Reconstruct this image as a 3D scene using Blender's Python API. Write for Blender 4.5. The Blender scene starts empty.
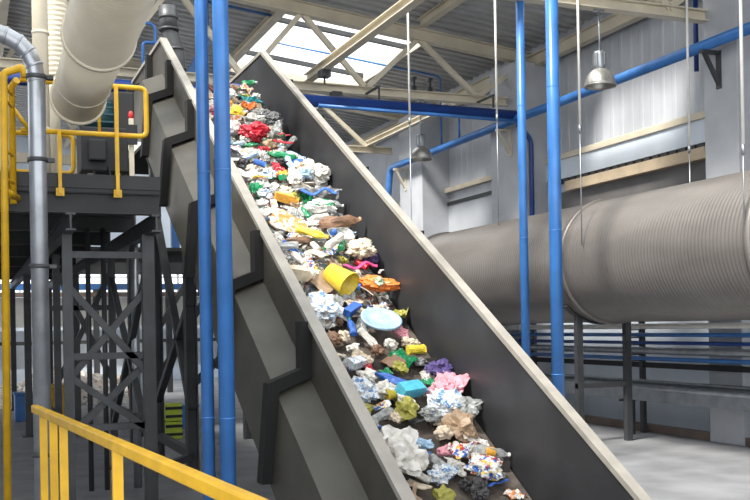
import bpy, bmesh, math, random
from mathutils import Vector, Matrix, noise

random.seed(11)
S = bpy.context.scene
C = S.collection
PI = math.pi

# ------------------------------------------------------------------ camera
EYE = 1.9
cam_d = bpy.data.cameras.new('camera')
cam_d.sensor_width = 36.0
cam_d.lens = 48.0
cam_d.shift_y = 0.1
cam_d.clip_end = 200
cam = bpy.data.objects.new('camera', cam_d)
C.objects.link(cam)
_b, _r = math.radians(22.05), math.radians(1.0)
fw = Vector((math.sin(_b), math.cos(_b), 0))
rt = Vector((math.cos(_b), -math.sin(_b), 0))
up = Vector((0, 0, 1))
rt2 = math.cos(_r) * rt - math.sin(_r) * up
up2 = math.cos(_r) * up + math.sin(_r) * rt
M = Matrix((rt2, up2, -fw)).transposed().to_4x4()
M.translation = (0, 0, EYE)
cam.matrix_world = M
S.camera = cam

# ------------------------------------------------------------------ world, sun, exposure
S.view_settings.view_transform = 'Standard'
S.view_settings.look = 'None'
S.view_settings.gamma = 1.0
S.view_settings.use_curve_mapping = False
S.view_settings.exposure = 1.3

w = bpy.data.worlds.new('sky')
w.use_nodes = True
S.world = w
bg = w.node_tree.nodes['Background']
bg.inputs[0].default_value = (0.95, 0.98, 1.0, 1)
bg.inputs[1].default_value = 1.05

sun_d = bpy.data.lights.new('sun', 'SUN')
sun_d.energy = 3.4
sun_d.angle = math.radians(12)
sun_d.color = (1.0, 0.96, 0.88)
sun = bpy.data.objects.new('sun', sun_d)
C.objects.link(sun)
sun.location = (6, -4, 20)
sun.rotation_euler = Vector((-0.62, -0.28, 0.80)).to_track_quat('Z', 'Y').to_euler()

# ------------------------------------------------------------------ materials
def pm(name, col, rough=0.5, metal=0.0, var=0.12, scale=4.0, bump=0.0, bscale=40.0, col2=None,
       alpha=1.0, trans=0.0, stretch=None):
    m = bpy.data.materials.new(name)
    m.use_nodes = True
    nt = m.node_tree
    p = nt.nodes['Principled BSDF']
    p.inputs['Roughness'].default_value = rough
    p.inputs['Metallic'].default_value = metal
    if alpha < 1: p.inputs['Alpha'].default_value = alpha
    if trans: p.inputs['Transmission Weight'].default_value = trans
    tc = nt.nodes.new('ShaderNodeTexCoord')
    src = tc.outputs['Object']
    if stretch:
        mp = nt.nodes.new('ShaderNodeMapping')
        mp.inputs['Scale'].default_value = stretch
        nt.links.new(src, mp.inputs[0]); src = mp.outputs[0]
    n = nt.nodes.new('ShaderNodeTexNoise')
    n.inputs['Scale'].default_value = scale
    n.inputs['Detail'].default_value = 5
    nt.links.new(src, n.inputs['Vector'])
    r = nt.nodes.new('ShaderNodeValToRGB')
    c2 = col2 if col2 else tuple(c * (1 - var * 2) for c in col)
    c1 = col if col2 else tuple(min(1, c * (1 + var * 0.6)) for c in col)
    r.color_ramp.elements[0].position = 0.35
    r.color_ramp.elements[1].position = 0.65
    r.color_ramp.elements[0].color = (*c2, 1)
    r.color_ramp.elements[1].color = (*c1, 1)
    nt.links.new(n.outputs['Fac'], r.inputs[0])
    nt.links.new(r.outputs[0], p.inputs['Base Color'])
    if bump:
        b = nt.nodes.new('ShaderNodeTexNoise')
        b.inputs['Scale'].default_value = bscale
        nt.links.new(src, b.inputs['Vector'])
        bp = nt.nodes.new('ShaderNodeBump')
        bp.inputs['Strength'].default_value = bump
        bp.inputs['Distance'].default_value = 0.02
        nt.links.new(b.outputs['Fac'], bp.inputs['Height'])
        nt.links.new(bp.outputs[0], p.inputs['Normal'])
    return m

def patch_mat(name, cols, scale=9.0, rough=0.45, bump=0.5):
    """printed packaging / loose scraps: small cells of several colours"""
    m = bpy.data.materials.new(name)
    m.use_nodes = True
    nt = m.node_tree
    p = nt.nodes['Principled BSDF']
    p.inputs['Roughness'].default_value = rough
    tc = nt.nodes.new('ShaderNodeTexCoord')
    v = nt.nodes.new('ShaderNodeTexVoronoi')
    v.inputs['Scale'].default_value = scale
    ns = nt.nodes.new('ShaderNodeTexNoise'); ns.inputs['Scale'].default_value = scale*.9
    nt.links.new(tc.outputs['Object'], ns.inputs['Vector'])
    mx = nt.nodes.new('ShaderNodeVectorMath'); mx.operation = 'MULTIPLY_ADD'
    mx.inputs[1].default_value = (2.2/scale,)*3
    nt.links.new(ns.outputs['Color'], mx.inputs[0]); nt.links.new(tc.outputs['Object'], mx.inputs[2])
    nt.links.new(mx.outputs[0], v.inputs['Vector'])
    sp = nt.nodes.new('ShaderNodeSeparateColor')
    nt.links.new(v.outputs['Color'], sp.inputs[0])
    r = nt.nodes.new('ShaderNodeValToRGB')
    r.color_ramp.interpolation = 'CONSTANT'
    el = r.color_ramp.elements
    while len(el) < len(cols): el.new(0.5)
    for i, c in enumerate(cols):
        el[i].position = i / len(cols)
        el[i].color = (*c, 1)
    nt.links.new(sp.outputs[0], r.inputs[0])
    nt.links.new(r.outputs[0], p.inputs['Base Color'])
    if bump:
        bp = nt.nodes.new('ShaderNodeBump')
        bp.inputs['Strength'].default_value = bump
        bp.inputs['Distance'].default_value = 0.03
        nt.links.new(sp.outputs[1], bp.inputs['Height'])
        nt.links.new(bp.outputs[0], p.inputs['Normal'])
    return m

BLUE = pm('blue_paint', (0.045, 0.175, 0.48), 0.28, 0.0, 0.10, 3)
NAVY = pm('deep_blue_paint', (0.012, 0.05, 0.24), 0.4, 0.0, 0.10, 3)
CREAM = pm('cream_paint', (0.62, 0.56, 0.44), 0.5, 0.0, 0.07, 2)
DUCTC = pm('cream_duct_metal', (0.74, 0.66, 0.51), 0.42, 0.0, 0.06, 2)
SILV = pm('galvanised_metal', (0.40, 0.42, 0.45), 0.34, 0.75, 0.10, 6)
STEEL = pm('duct_steel', (0.20, 0.183, 0.172), 0.40, 0.35, 0.08, 3, stretch=(1, .25, 1))
DECKM = pm('roof_sheet', (0.42, 0.42, 0.42), 0.5, 0.0, 0.08, 2)
WALLM = pm('wall_sheet', (0.47, 0.49, 0.53), 0.42, 0.15, 0.06, 1.2)
WALLB = pm('wall_panel_blue_grey', (0.60, 0.66, 0.74), 0.55, 0, 0.06, 1.0)
COLM = pm('column_grey', (0.43, 0.445, 0.48), 0.6, 0, 0.06, 2)
FLOORM = pm('concrete_floor', (0.26, 0.265, 0.28), 0.6, 0, 0.12, 1.5, 0.15, 30)
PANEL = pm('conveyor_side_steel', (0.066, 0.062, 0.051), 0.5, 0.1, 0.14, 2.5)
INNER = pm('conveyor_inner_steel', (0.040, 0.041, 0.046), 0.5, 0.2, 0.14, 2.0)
RIBM = pm('dark_rib_steel', (0.006, 0.006, 0.006), 0.85, 0.0, 0.1, 4)
LIP = pm('pale_edge_strip', (0.31, 0.29, 0.255), 0.5, 0.0, 0.08, 5)
BELT = pm('rubber_belt', (0.13, 0.105, 0.088), 0.8, 0, 0.22, 9, 0.5, 60)
CLEAT = pm('rubber_cleat', (0.05, 0.042, 0.038), 0.8, 0, 0.15, 9)
YEL = pm('yellow_paint', (0.66, 0.38, 0.008), 0.4, 0, 0.10, 5)
DARK = pm('dark_steel', (0.024, 0.025, 0.026), 0.5, 0.3, 0.12, 4)
FRAME = pm('grey_frame_steel', (0.060, 0.063, 0.068), 0.5, 0.3, 0.12, 4)
BLACK = pm('black_rubber', (0.012, 0.012, 0.014), 0.6, 0, 0.1, 6)
TEAL = pm('teal_motor_paint', (0.012, 0.06, 0.075), 0.4, 0.1, 0.1, 6)
STACK = pm('grey_stack_sheet', (0.10, 0.105, 0.11), 0.45, 0.4, 0.12, 6)
WHITE = pm('white_paint', (0.75, 0.74, 0.70), 0.5, 0, 0.05, 4)
LAMPM = pm('brushed_aluminium', (0.46, 0.45, 0.42), 0.35, 0.7, 0.08, 8)
BEIGE = pm('beige_beam', (0.50, 0.40, 0.28), 0.55, 0, 0.08, 3)
BROWN = pm('brown_kerb', (0.16, 0.12, 0.10), 0.6, 0, 0.1, 4)
SLOT = pm('dark_louvre', (0.06, 0.062, 0.065), 0.5, 0.3, 0.1, 4)
GREYP = pm('dark_grey_panel', (0.13, 0.125, 0.125), 0.6, 0, 0.08, 2)
RED = pm('red_enamel', (0.55, 0.02, 0.02), 0.35, 0, 0.08, 4)
LIME = pm('lime_plastic', (0.55, 0.68, 0.05), 0.45, 0, 0.08, 4)
GLASSM = pm('lamp_glass', (0.7, 0.7, 0.68), 0.15, 0, 0.03, 4)

# ------------------------------------------------------------------ mesh helpers
OFF = {}
def B(): return bmesh.new()

def box(bm, lo, hi, rot=None, piv=None):
    xs, ys, zs = zip(lo, hi)
    vs = [bm.verts.new((x, y, z)) for x in xs for y in ys for z in zs]
    for f in ((0,1,3,2),(4,6,7,5),(0,4,5,1),(2,3,7,6),(0,2,6,4),(1,5,7,3)):
        bm.faces.new([vs[i] for i in f])
    if rot is not None:
        bmesh.ops.rotate(bm, verts=vs, cent=piv or (0,0,0), matrix=rot)
    return vs

def frame_of(d):
    d = d.normalized()
    a = Vector((0,0,1)) if abs(d.z) < 0.95 else Vector((1,0,0))
    s = d.cross(a).normalized()
    return s, s.cross(d).normalized()

def bar(bm, a, b, wd, ht):
    """rectangular bar from a to b; ht measured towards world up"""
    a, b = Vector(a), Vector(b)
    s, u = frame_of(b - a)
    vs = []
    for p in (a, b):
        for i, j in ((-1,-1),(1,-1),(1,1),(-1,1)):
            vs.append(bm.verts.new(p + s*(i*wd/2) + u*(j*ht/2)))
    bm.faces.new(vs[3::-1]); bm.faces.new(vs[4:])
    for k in range(4):
        bm.faces.new((vs[k], vs[(k+1)%4], vs[4+(k+1)%4], vs[4+k]))

def ibeam(bm, a, b, wd, ht, t=0.02):
    a, b = Vector(a), Vector(b)
    s, u = frame_of(b - a)
    h = ht/2 - t/2
    bar(bm, a + u*h, b + u*h, wd, t)
    bar(bm, a - u*h, b - u*h, wd, t)
    bar(bm, a, b, t, ht - 2*t + 0.002)

def tube(bm, pts, r, n=14, cap=True, smooth=True):
    pts = [Vector(p) for p in pts]
    rs = r if isinstance(r, (list, tuple)) else [r]*len(pts)
    rings = []
    s = None
    for i, p in enumerate(pts):
        if i == 0: d = pts[1]-p
        elif i == len(pts)-1: d = p-pts[i-1]
        else: d = (pts[i+1]-p).normalized() + (p-pts[i-1]).normalized()
        d.normalize()
        if s is None: s, u = frame_of(d)
        else:
            s = (s - d*s.dot(d)).normalized(); u = s.cross(d).normalized()
        k = 1.0
        if 0 < i < len(pts)-1:
            c = d.dot((p-pts[i-1]).normalized()); k = 1/max(c, .5)
        rings.append([bm.verts.new(p + (s*math.cos(2*PI*j/n) + u*math.sin(2*PI*j/n))*rs[i]) for j in range(n)])
    for a, b in zip(rings, rings[1:]):
        for j in range(n):
            f = bm.faces.new((a[j], a[(j+1)%n], b[(j+1)%n], b[j])); f.smooth = smooth
    if cap:
        bm.faces.new(rings[0][::-1]); bm.faces.new(rings[-1])

def arc(p0, p1, p2, n=6):
    """rounded corner from p0 to p2 around corner p1"""
    p0, p1, p2 = Vector(p0), Vector(p1), Vector(p2)
    return [(1-t)**2*p0 + 2*t*(1-t)*p1 + t*t*p2 for t in [i/n for i in range(n+1)]]

def roundpath(pts, r=0.08, n=5):
    pts = [Vector(p) for p in pts]
    out = [pts[0]]
    for a, b, c in zip(pts, pts[1:], pts[2:]):
        out += arc(b + (a-b).normalized()*r, b, b + (c-b).normalized()*r, n)
    return out + [pts[-1]]

def lathe(bm, prof, cx, cy, n=24, smooth=True, cap=True):
    rings = []
    for r, z in prof:
        rings.append([bm.verts.new((cx + r*math.cos(2*PI*j/n), cy + r*math.sin(2*PI*j/n), z)) for j in range(n)])
    for a, b in zip(rings, rings[1:]):
        for j in range(n):
            f = bm.faces.new((a[j], a[(j+1)%n], b[(j+1)%n], b[j])); f.smooth = smooth
    if cap:
        bm.faces.new(rings[0][::-1]); bm.faces.new(rings[-1])

def prism_x(bm, yz, x0, x1):
    """polygon in the YZ plane, extruded from x0 to x1"""
    a = [bm.verts.new((x0, y, z)) for y, z in yz]
    b = [bm.verts.new((x1, y, z)) for y, z in yz]
    n = len(yz)
    bm.faces.new(a); bm.faces.new(b[::-1])
    for i in range(n):
        bm.faces.new((a[i], b[i], b[(i+1)%n], a[(i+1)%n]))

def finish(bm, name, m, off=(0,0,0), bevel=0):
    bmesh.ops.recalc_face_normals(bm, faces=bm.faces[:])
    me = bpy.data.meshes.new(name)
    for v in bm.verts: v.co -= Vector(off)
    bm.to_mesh(me); bm.free()
    me.materials.append(m)
    o = bpy.data.objects.new(name, me)
    C.objects.link(o)
    if bevel:
        md = o.modifiers.new('bevel', 'BEVEL'); md.width = bevel; md.segments = 2; md.limit_method = 'ANGLE'
    return o

def tag(o, label=None, cat=None, group=None, kind=None):
    if label: o['label'] = label
    if cat: o['category'] = cat
    if group: o['group'] = group
    if kind: o['kind'] = kind
    return o

def thing(name, label, cat, loc, group=None):
    o = bpy.data.objects.new(name, None)
    o.empty_display_size = 0.2
    C.objects.link(o)
    o.location = loc
    OFF[o] = Vector(loc)
    return tag(o, label, cat, group)

def part(name, bm, m, parent, bevel=0, label=None, kind=None):
    o = finish(bm, name, m, OFF[parent], bevel)
    o.parent = parent
    OFF[o] = OFF[parent].copy()
    return tag(o, label, None, None, kind)

def solo(name, bm, m, label, cat, group=None, kind=None, bevel=0):
    xs = [v.co.x for v in bm.verts]; ys = [v.co.y for v in bm.verts]; zs = [v.co.z for v in bm.verts]
    off = Vector(((min(xs)+max(xs))/2, (min(ys)+max(ys))/2, min(zs)))
    o = finish(bm, name, m, off, bevel)
    o.location = off
    OFF[o] = off
    return tag(o, label, cat, group, kind)

def struct(name, bm, m, bevel=0):
    o = finish(bm, name, m, (0,0,0), bevel)
    OFF[o] = Vector()
    return tag(o, kind='structure')

# ------------------------------------------------------------------ the hall
XL, XR, YN, YF = -6.5, 11.4, -3.0, 38.0
def roofz(x): return 8.14 - 0.111*(x - 5.73)

bm = B(); box(bm, (XL-.3, YN, -.2), (XR+.3, YF+.3, 0)); struct('floor', bm, FLOORM)

# roof sheet: trapezoid ribs running down the slope, with the skylight in view and openings added for light
SKY1 = (6.0, 9.25, 19.7, 24.6)          # the one in view
ADDED_SKY2 = (-2.6, 7.3, 1.0, 16.8)           # big unseen opening, added to let sun and sky onto the conveyor
ADDED_SKY3 = (-5.0, -1.5, 24.0, 36.0)  # out of view, opened up to bring daylight to the far end
ADDED_SKY5 = (4.5, 9.0, 28.0, 37.0)           # unseen far-bay opening, added to brighten the back of the hall
ADDED_SKY4 = (7.3, 10.1, 12.9, 15.6)          # unseen opening beside the big one, added to sun the right wall
def sheet(bm, x0, x1, y0, y1, pitch=0.30, dep=0.10, lift=0.30):
    n = max(1, int(round((y1-y0)/pitch)))
    p = (y1-y0)/n
    ys = []
    for i in range(n):
        y = y0 + i*p
        ys += [(y, 0), (y+p*.42, 0), (y+p*.52, dep), (y+p*.90, dep)]
    ys.append((y1, 0))
    a = [bm.verts.new((x0, y, roofz(x0)+lift+d)) for y, d in ys]
    b = [bm.verts.new((x1, y, roofz(x1)+lift+d)) for y, d in ys]
    for i in range(len(ys)-1):
        bm.faces.new((a[i], b[i], b[i+1], a[i+1]))
bm = B()
def sheet_with_holes(bm):
    holes = (SKY1, ADDED_SKY2, ADDED_SKY3, ADDED_SKY4, ADDED_SKY5)
    xs = sorted({XL, XR+.3, *[h[0] for h in holes], *[h[1] for h in holes]})
    ysn = sorted({YN, YF, *[h[2] for h in holes], *[h[3] for h in holes]})
    for x0, x1 in zip(xs, xs[1:]):
        run = None
        for y0, y1 in zip(ysn, ysn[1:]):
            cx, cy = (x0+x1)/2, (y0+y1)/2
            if any(h[0] < cx < h[1] and h[2] < cy < h[3] for h in holes):
                continue
            sheet(bm, x0, x1, y0, y1)
sheet_with_holes(bm)
struct('ceiling', bm, DECKM)

def curb(bm, s):
    x0, x1, y0, y1 = s
    for a, b in (((x0,y0),(x1,y0)),((x0,y1),(x1,y1)),((x0,y0),(x0,y1)),((x1,y0),(x1,y1))):
        bar(bm, (a[0],a[1],roofz(a[0])+.36), (b[0],b[1],roofz(b[0])+.36), .05, .26)
bm = B(); curb(bm, SKY1); curb(bm, ADDED_SKY2); curb(bm, ADDED_SKY3); curb(bm, ADDED_SKY4); curb(bm, ADDED_SKY5)
struct('trim_1', bm, CREAM)
bm = B()
for y in (20.6, 23.3):
    bar(bm, (SKY1[0], y, roofz(SKY1[0])+.40), (SKY1[1], y, roofz(SKY1[1])+.40), .09, .10)
for s, st in ((ADDED_SKY2, 3.1), (ADDED_SKY3, 3.0)):
    y = s[2] + st
    while y < s[3] - .5:
        bar(bm, (s[0], y, roofz(s[0])+.40), (s[1], y, roofz(s[1])+.40), .07, .10); y += st
struct('trim_2', bm, SLOT)

# right wall
def vsheet(bm, x, y0, y1, z0, z1, pitch=.30, dep=.008):
    n = int((y1-y0)/pitch)
    p = (y1-y0)/n
    ys = []
    for i in range(n):
        y = y0+i*p
        ys += [(y, 0), (y+p*.6, 0), (y+p*.68, dep), (y+p*.92, dep)]
    ys.append((y1, 0))
    a = [bm.verts.new((x-d, y, z0)) for y, d in ys]
    b = [bm.verts.new((x-d, y, z1)) for y, d in ys]
    for i in range(len(ys)-1): bm.faces.new((a[i], a[i+1], b[i+1], b[i]))
bm = B()
vsheet(bm, XR, YN, YF, 3.4, 8.0)
box(bm, (XR+.01, YN, 0), (XR+.25, YF, 8.2))
struct('wall_right', bm, WALLM)
bm = B(); box(bm, (XR-.06, YN, 0), (XR, YF, 3.5)); struct('wall_right_lower', bm, WALLB)
bm = B(); box(bm, (XR-.14, YN, 5.22), (XR-.03, YF, 5.34)); struct('trim_3', bm, CREAM, .01)
bm = B(); box(bm, (XR-.10, YN, 4.98), (XR-.03, 18.2, 5.22)); box(bm, (XR-.10, YN, 4.83), (XR-.03, 18.2, 4.98)); struct('trim_4', bm, WALLB)
bm = B()
y = 2.0
while y < 18.0:
    box(bm, (XR-.08, y, 4.74), (XR-.03, y+.17, 4.83)); y += .24
box(bm, (XR-.05, YN, 4.74), (XR-.03, 18.2, 4.83))
struct('trim_5', bm, SLOT)
bm = B(); box(bm, (XR-.20, YN, 4.54), (XR-.03, 17.3, 4.74)); struct('trim_6', bm, BEIGE, .01)
bm = B(); box(bm, (XR-.05, YN, 3.5), (XR-.01, 18.2, 4.56)); struct('trim_7', bm, GREYP)
bm = B(); box(bm, (XR-.08, 19.4, 4.90), (XR-.02, 23.3, 4.99)); box(bm, (XR-.08, 23.2, 3.3), (XR-.02, 23.32, 7.3)); struct('trim_8', bm, SLOT)
bm = B(); box(bm, (XR-.05, 19.4, 3.3), (XR-.01, 23.2, 4.90)); struct('trim_9', bm, WALLM)
bm = B(); box(bm, (XR-.75, YN, 0), (XR-.6, YF, .13)); struct('trim_10', bm, BROWN, .01)

# eave beam under the roof edge
bm = B()
ibeam(bm, (11.15, YN, 7.42), (11.15, YF, 7.42), .18, .26)
struct('trim_11', bm, CREAM)

# columns of the right wall
for i, (y0, y1) in enumerate(((11.72, 12.45), (18.15, 19.3), (22.9, 24.3), (30.0, 31.0))):
    bm = B(); box(bm, (10.62, y0, 0), (XR, y1, 7.35))
    struct('wall_right_column', bm, COLM, .015)

# back wall with a window band, left wall
bm = B()
W1 = (-4.0, 10.2, 3.3, 4.4)
box(bm, (XL, YF, 0), (XR, YF+.2, W1[2])); box(bm, (XL, YF, W1[3]), (XR, YF+.2, 9.6))
box(bm, (XL, YF, W1[2]), (W1[0], YF+.2, W1[3])); box(bm, (W1[1], YF, W1[2]), (XR, YF+.2, W1[3]))
struct('wall_back', bm, WALLB)
bm = B()
x = W1[0]
while x < W1[1] + .01:
    box(bm, (x-.04, YF+.03, W1[2]), (x+.04, YF+.12, W1[3])); x += 1.42
box(bm, (W1[0], YF+.05, 3.82), (W1[1], YF+.1, 3.88))
struct('window_1', bm, WHITE)
bm = B()
W2 = (12.0, 34.0, 3.6, 8.2)  # window band added out of view, sized for side light on the right wall
box(bm, (XL-.2, 2.0, 0), (XL, YF+.2, W2[2])); box(bm, (XL-.2, 2.0, W2[3]), (XL, YF+.2, 9.9))
box(bm, (XL-.2, 2.0, W2[2]), (XL, W2[0], W2[3])); box(bm, (XL-.2, W2[1], W2[2]), (XL, YF+.2, W2[3]))
struct('wall_left', bm, WALLM)
bm = B()
y = W2[0]
while y < W2[1]+.01:
    box(bm, (XL-.14, y-.04, W2[2]), (XL-.06, y+.04, W2[3])); y += 2.25
for z in (3.64, 5.1, 6.6, 8.16): box(bm, (XL-.13, W2[0], z-.04), (XL-.07, W2[1], z+.04))
struct('window_added', bm, WHITE)

# ------------------------------------------------------------------ roof steel
PLAB = {12.4: 'cream roof truss nearest the camera, the hanging lamp with the wide bell below it',
        18.6: 'cream roof truss in front of the bright skylight, carrying the second lamp',
        24.8: 'cream roof truss behind the bright skylight, farthest one in view'}
for y in (12.4, 18.6, 24.8):
    t = thing('roof_truss', PLAB[y], 'truss', (10.6, y, 6.58), 'cream roof trusses')
    bm = B(); ibeam(bm, (XL, y, roofz(XL)), (11.2, y, roofz(11.2)), .20, .25); part('top_chord', bm, CREAM, t)
    bm = B(); ibeam(bm, (XL, y, 6.58), (10.62, y, 6.58), .18, .17); part('bottom_chord', bm, CREAM, t)
    tops = [11.1-2.5*k for k in range(7)]
    bots = [9.93-2.5*k for k in range(7)]
    for k in range(7):
        bm = B(); bar(bm, (tops[k], y, roofz(tops[k])-.08), (bots[k], y, 6.64), .09, .10); part('web_member', bm, CREAM, t)
        if k < 6:
            bm = B(); bar(bm, (tops[k+1], y, roofz(tops[k+1])-.08), (bots[k], y, 6.64), .09, .10); part('web_member', bm, CREAM, t)
PUR = {8.62: 'cream purlin reaching the truss from the upper right, beside the skylight', 5.95: 'long cream purlin left of the skylight above the conveyor end',
       3.3: 'long cream purlin over the blue column pair', 0.8: 'long cream purlin above the cream ducts'}
for x, l in PUR.items():
    bm = B(); ibeam(bm, (x, 2.0, roofz(x)+.21), (x, 18.5 if x > 8 else 37.9, roofz(x)+.21), .16, .18)
    solo('roof_purlin', bm, CREAM, l, 'beam', 'cream roof purlins')
bm = B(); ibeam(bm, (6.2, 12.4, 6.74), (6.2, 18.6, 6.74), .16, .16)
solo('tie_beam', bm, CREAM, 'cream tie beam crossing in front of the skylight between two trusses', 'beam')
bm = B(); ibeam(bm, (9.93, 18.6, 6.74), (9.93, 24.8, 6.74), .14, .14)
solo('tie_beam', bm, CREAM, 'cream tie beam behind the far lamp running to the farthest truss', 'beam')
for (a, b, l) in (((6.6, 20.0, 6.6), (9.2, 24.7, 6.6), 'cream diagonal brace behind the right conveyor panel below the blue cross pipe'),):
    bm = B(); bar(bm, a, b, .12, .12); solo('roof_brace', bm, CREAM, l, 'beam')

# roof conduits
def conduit(pts, r, m, label, name='conduit'):
    bm = B(); tube(bm, roundpath(pts, .12), r, 8); return solo(name, bm, m, label, 'conduit')
conduit([(6.8, 15.6, roofz(6.8)+.24), (11.0, 15.6, roofz(11.0)+.24)], .025, NAVY, 'thin dark blue conduit under the roof sheet at the upper right')
conduit([(6.4, 21.6, roofz(6.4)+.22), (10.55, 21.6, roofz(10.55)+.22), (10.55, 21.6, 6.12)], .025, BLUE, 'thin blue conduit past the skylight that drops to the cross pipe')
conduit([(4.2, 20.0, roofz(4.2)+.24), (5.9, 20.0, roofz(5.9)+.24)], .028, BLUE, 'short blue conduit under the roof just right of the column pair')
conduit([(11.2, 13.3, 7.32), (11.2, 13.3, 6.0)], .04, NAVY, 'short blue drop pipe above the wall pipe at the right')
conduit([(10.52, 20.6, 7.0), (10.52, 20.6, 6.1)], .03, BLUE, 'short blue drop pipe beside the far lamp')
conduit([(10.55, 18.0, 6.0), (10.9, 18.07, 5.7), (10.9, 18.09, .05)], .05, NAVY, 'dark blue bent pipe running down the grey column behind the blue poles')

# big pipes: one along the wall, one across the hall
t = thing('wall_pipe', 'long blue pipe running along the right wall past all the grey columns', 'pipe', (10.4, 16, 6.05))
bm = B(); tube(bm, roundpath([(10.4, 3.0, 6.05), (10.4, 24.4, 6.05), (10.2, 24.4, 4.0)], .25), .085, 16); part('pipe_run', bm, BLUE, t)
for y in (12.1, 18.45, 23.9):
    bm = B()
    bar(bm, (10.62, y, 5.94), (10.28, y, 5.94), .08, .05)
    bar(bm, (10.62, y, 5.45), (10.34, y, 5.92), .06, .05)
    bar(bm, (10.61, y, 5.40), (10.61, y, 5.97), .10, .03)
    part('bracket', bm, FRAME if y < 15 else CREAM, t)
t = thing('cross_pipe', 'thick dark blue pipe crossing the hall behind the conveyor top', 'pipe', (5, 17.85, 6.12))
bm = B(); tube(bm, [(-6.4, 17.85, 6.19), (10.4, 17.85, 6.12)], .115, 18); part('pipe_run', bm, NAVY, t)
bm = B(); tube(bm, [(6.1, 17.68, 6.02), (10.3, 17.68, 5.98)], .035, 10); part('side_line', bm, BLUE, t, label='thin brighter blue side line')
for x in (-4.0, 1.0, 7.4, 9.9):
    bm = B(); bar(bm, (x, 17.85, 6.26), (x, 17.85, 6.52), .03, .03); bar(bm, (x, 17.83, 6.51), (x, 18.6, 6.51), .05, .03)
    part('hanger', bm, FRAME, t)

# ------------------------------------------------------------------ blue poles
def pole(x, y, r, label, m=BLUE, z1=None):
    t = thing('blue_pole', label, 'pole', (x, y, 0))
    bm = B(); tube(bm, [(x, y, 0.015), (x, y, z1 or roofz(x)+.12)], r, 20); part('shaft', bm, m, t)
    bm = B(); box(bm, (x-r*1.7, y-r*1.7, 0), (x+r*1.7, y+r*1.7, .025)); part('base_plate', bm, m, t, .004)
    for z in (1.2, 3.1, 5.0):
        bm = B(); tube(bm, [(x, y, z), (x, y, z+.012)], r*1.02, 20); part('joint_ring', bm, m, t)
    return t
pole(1.70, 7.68, .050, 'slimmer left pole of the blue column pair in front of the conveyor')
pole(1.815, 7.53, .062, 'thicker right pole of the blue column pair in front of the conveyor')
pole(7.2, 11.36, .085, 'thicker blue pole in front of the large steel duct')
pole(7.38, 12.48, .062, 'slimmer blue pole left of the thick one before the steel duct')

# ------------------------------------------------------------------ the large ribbed duct at the right
def ribbed(bm, a, b, r, pitch, amp, n=48, per=4):
    a, b = Vector(a), Vector(b)
    L = (b-a).length; d = (b-a)/L
    s, u = frame_of(d)
    k = int(L/pitch)*per
    prev = None
    for i in range(k+1):
        ph = (i % per)/per
        rr = r + amp*(1 if ph < .3 else 0.0)
        p = a + d*(L*i/k)
        ring = [bm.verts.new(p + (s*math.cos(2*PI*j/n)+u*math.sin(2*PI*j/n))*rr) for j in range(n)]
        if prev:
            for j in range(n):
                f = bm.faces.new((prev[j], prev[(j+1)%n], ring[(j+1)%n], ring[j])); f.smooth = True
        else: first = ring
        prev = ring
    bm.faces.new(first[::-1]); bm.faces.new(prev)
def ringband(bm, a, d, r, wd, h, n=48):
    a, d = Vector(a), Vector(d).normalized()
    tube(bm, [a-d*wd/2, a-d*wd/2+d*.001, a+d*wd/2-d*.001, a+d*wd/2], [r, r+h, r+h, r], n, cap=False)
DX, DZ, DR = 9.2, 2.82, .935
t = thing('spiral_duct', 'huge grey ribbed steel duct along the right wall behind the blue poles', 'duct', (DX, 15, 0))
bm = B(); ribbed(bm, (DX, 3.0, DZ), (DX, 23.5, DZ), DR, .066, .007, 64, 4); part('duct_shell', bm, STEEL, t)
for y in (9.0, 12.9, 18.6, 23.5):
    bm = B(); ringband(bm, (DX, y, DZ), (0,1,0), DR, .09, .04, 56); part('flange_ring', bm, STEEL, t)
for y in (9.2, 13.2, 18.6, 22.6):
    bm = B()
    pts = [(DX + (DR+.025)*math.cos(q), y, DZ + (DR+.025)*math.sin(q)) for q in [1.25*PI + .5*PI*k/10 for k in range(11)]]
    for p, q in zip(pts, pts[1:]): bar(bm, p, q, .12, .03)
    for sx in (-.45, .45): bar(bm, (DX+sx, y, 0), (DX+sx, y, DZ-.84), .10, .10)
    bar(bm, (DX-.5, y, .9), (DX+.5, y, .9), .08, .08)
    part('saddle_stand', bm, FRAME, t)

# thin white hanger rods
def rod(x, y, ztop, zmid, zbot, label):
    t = thing('hanger_rod', label, 'rod', (x, y, zbot), 'thin white hanger rods')
    bm = B(); tube(bm, [(x, y, zmid), (x, y, ztop)], .020, 8); part('sleeve', bm, WHITE, t)
    bm = B(); tube(bm, [(x, y, zbot), (x, y, zmid)], .009, 8); part('wire', bm, SILV, t)
    bm = B(); tube(bm, [(x, y, zmid-.12), (x, y, zmid)], .022, 8); part('turnbuckle', bm, SILV, t)
rod(8.24, 12.3, roofz(8.24)+.32, 4.75, 3.0, 'white hanger rod left of the near lamp, ending in front of the steel duct')
rod(10.18, 12.28, roofz(10.18)+.32, 4.55, 2.75, 'white hanger rod between the near lamp and the right grey column')
rod(8.24, 9.02, roofz(8.24)+.32, 3.9, 2.9, 'white hanger rod at the right edge in front of the grey column')
rod(8.72, 15.6, roofz(8.72)+.14, 5.6, 3.57, 'white hanger rod left of the slim blue pole')
rod(7.34, 16.3, roofz(7.34)+.30, 5.6, 2.4, 'white hanger rod just left of the far lamp')

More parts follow.
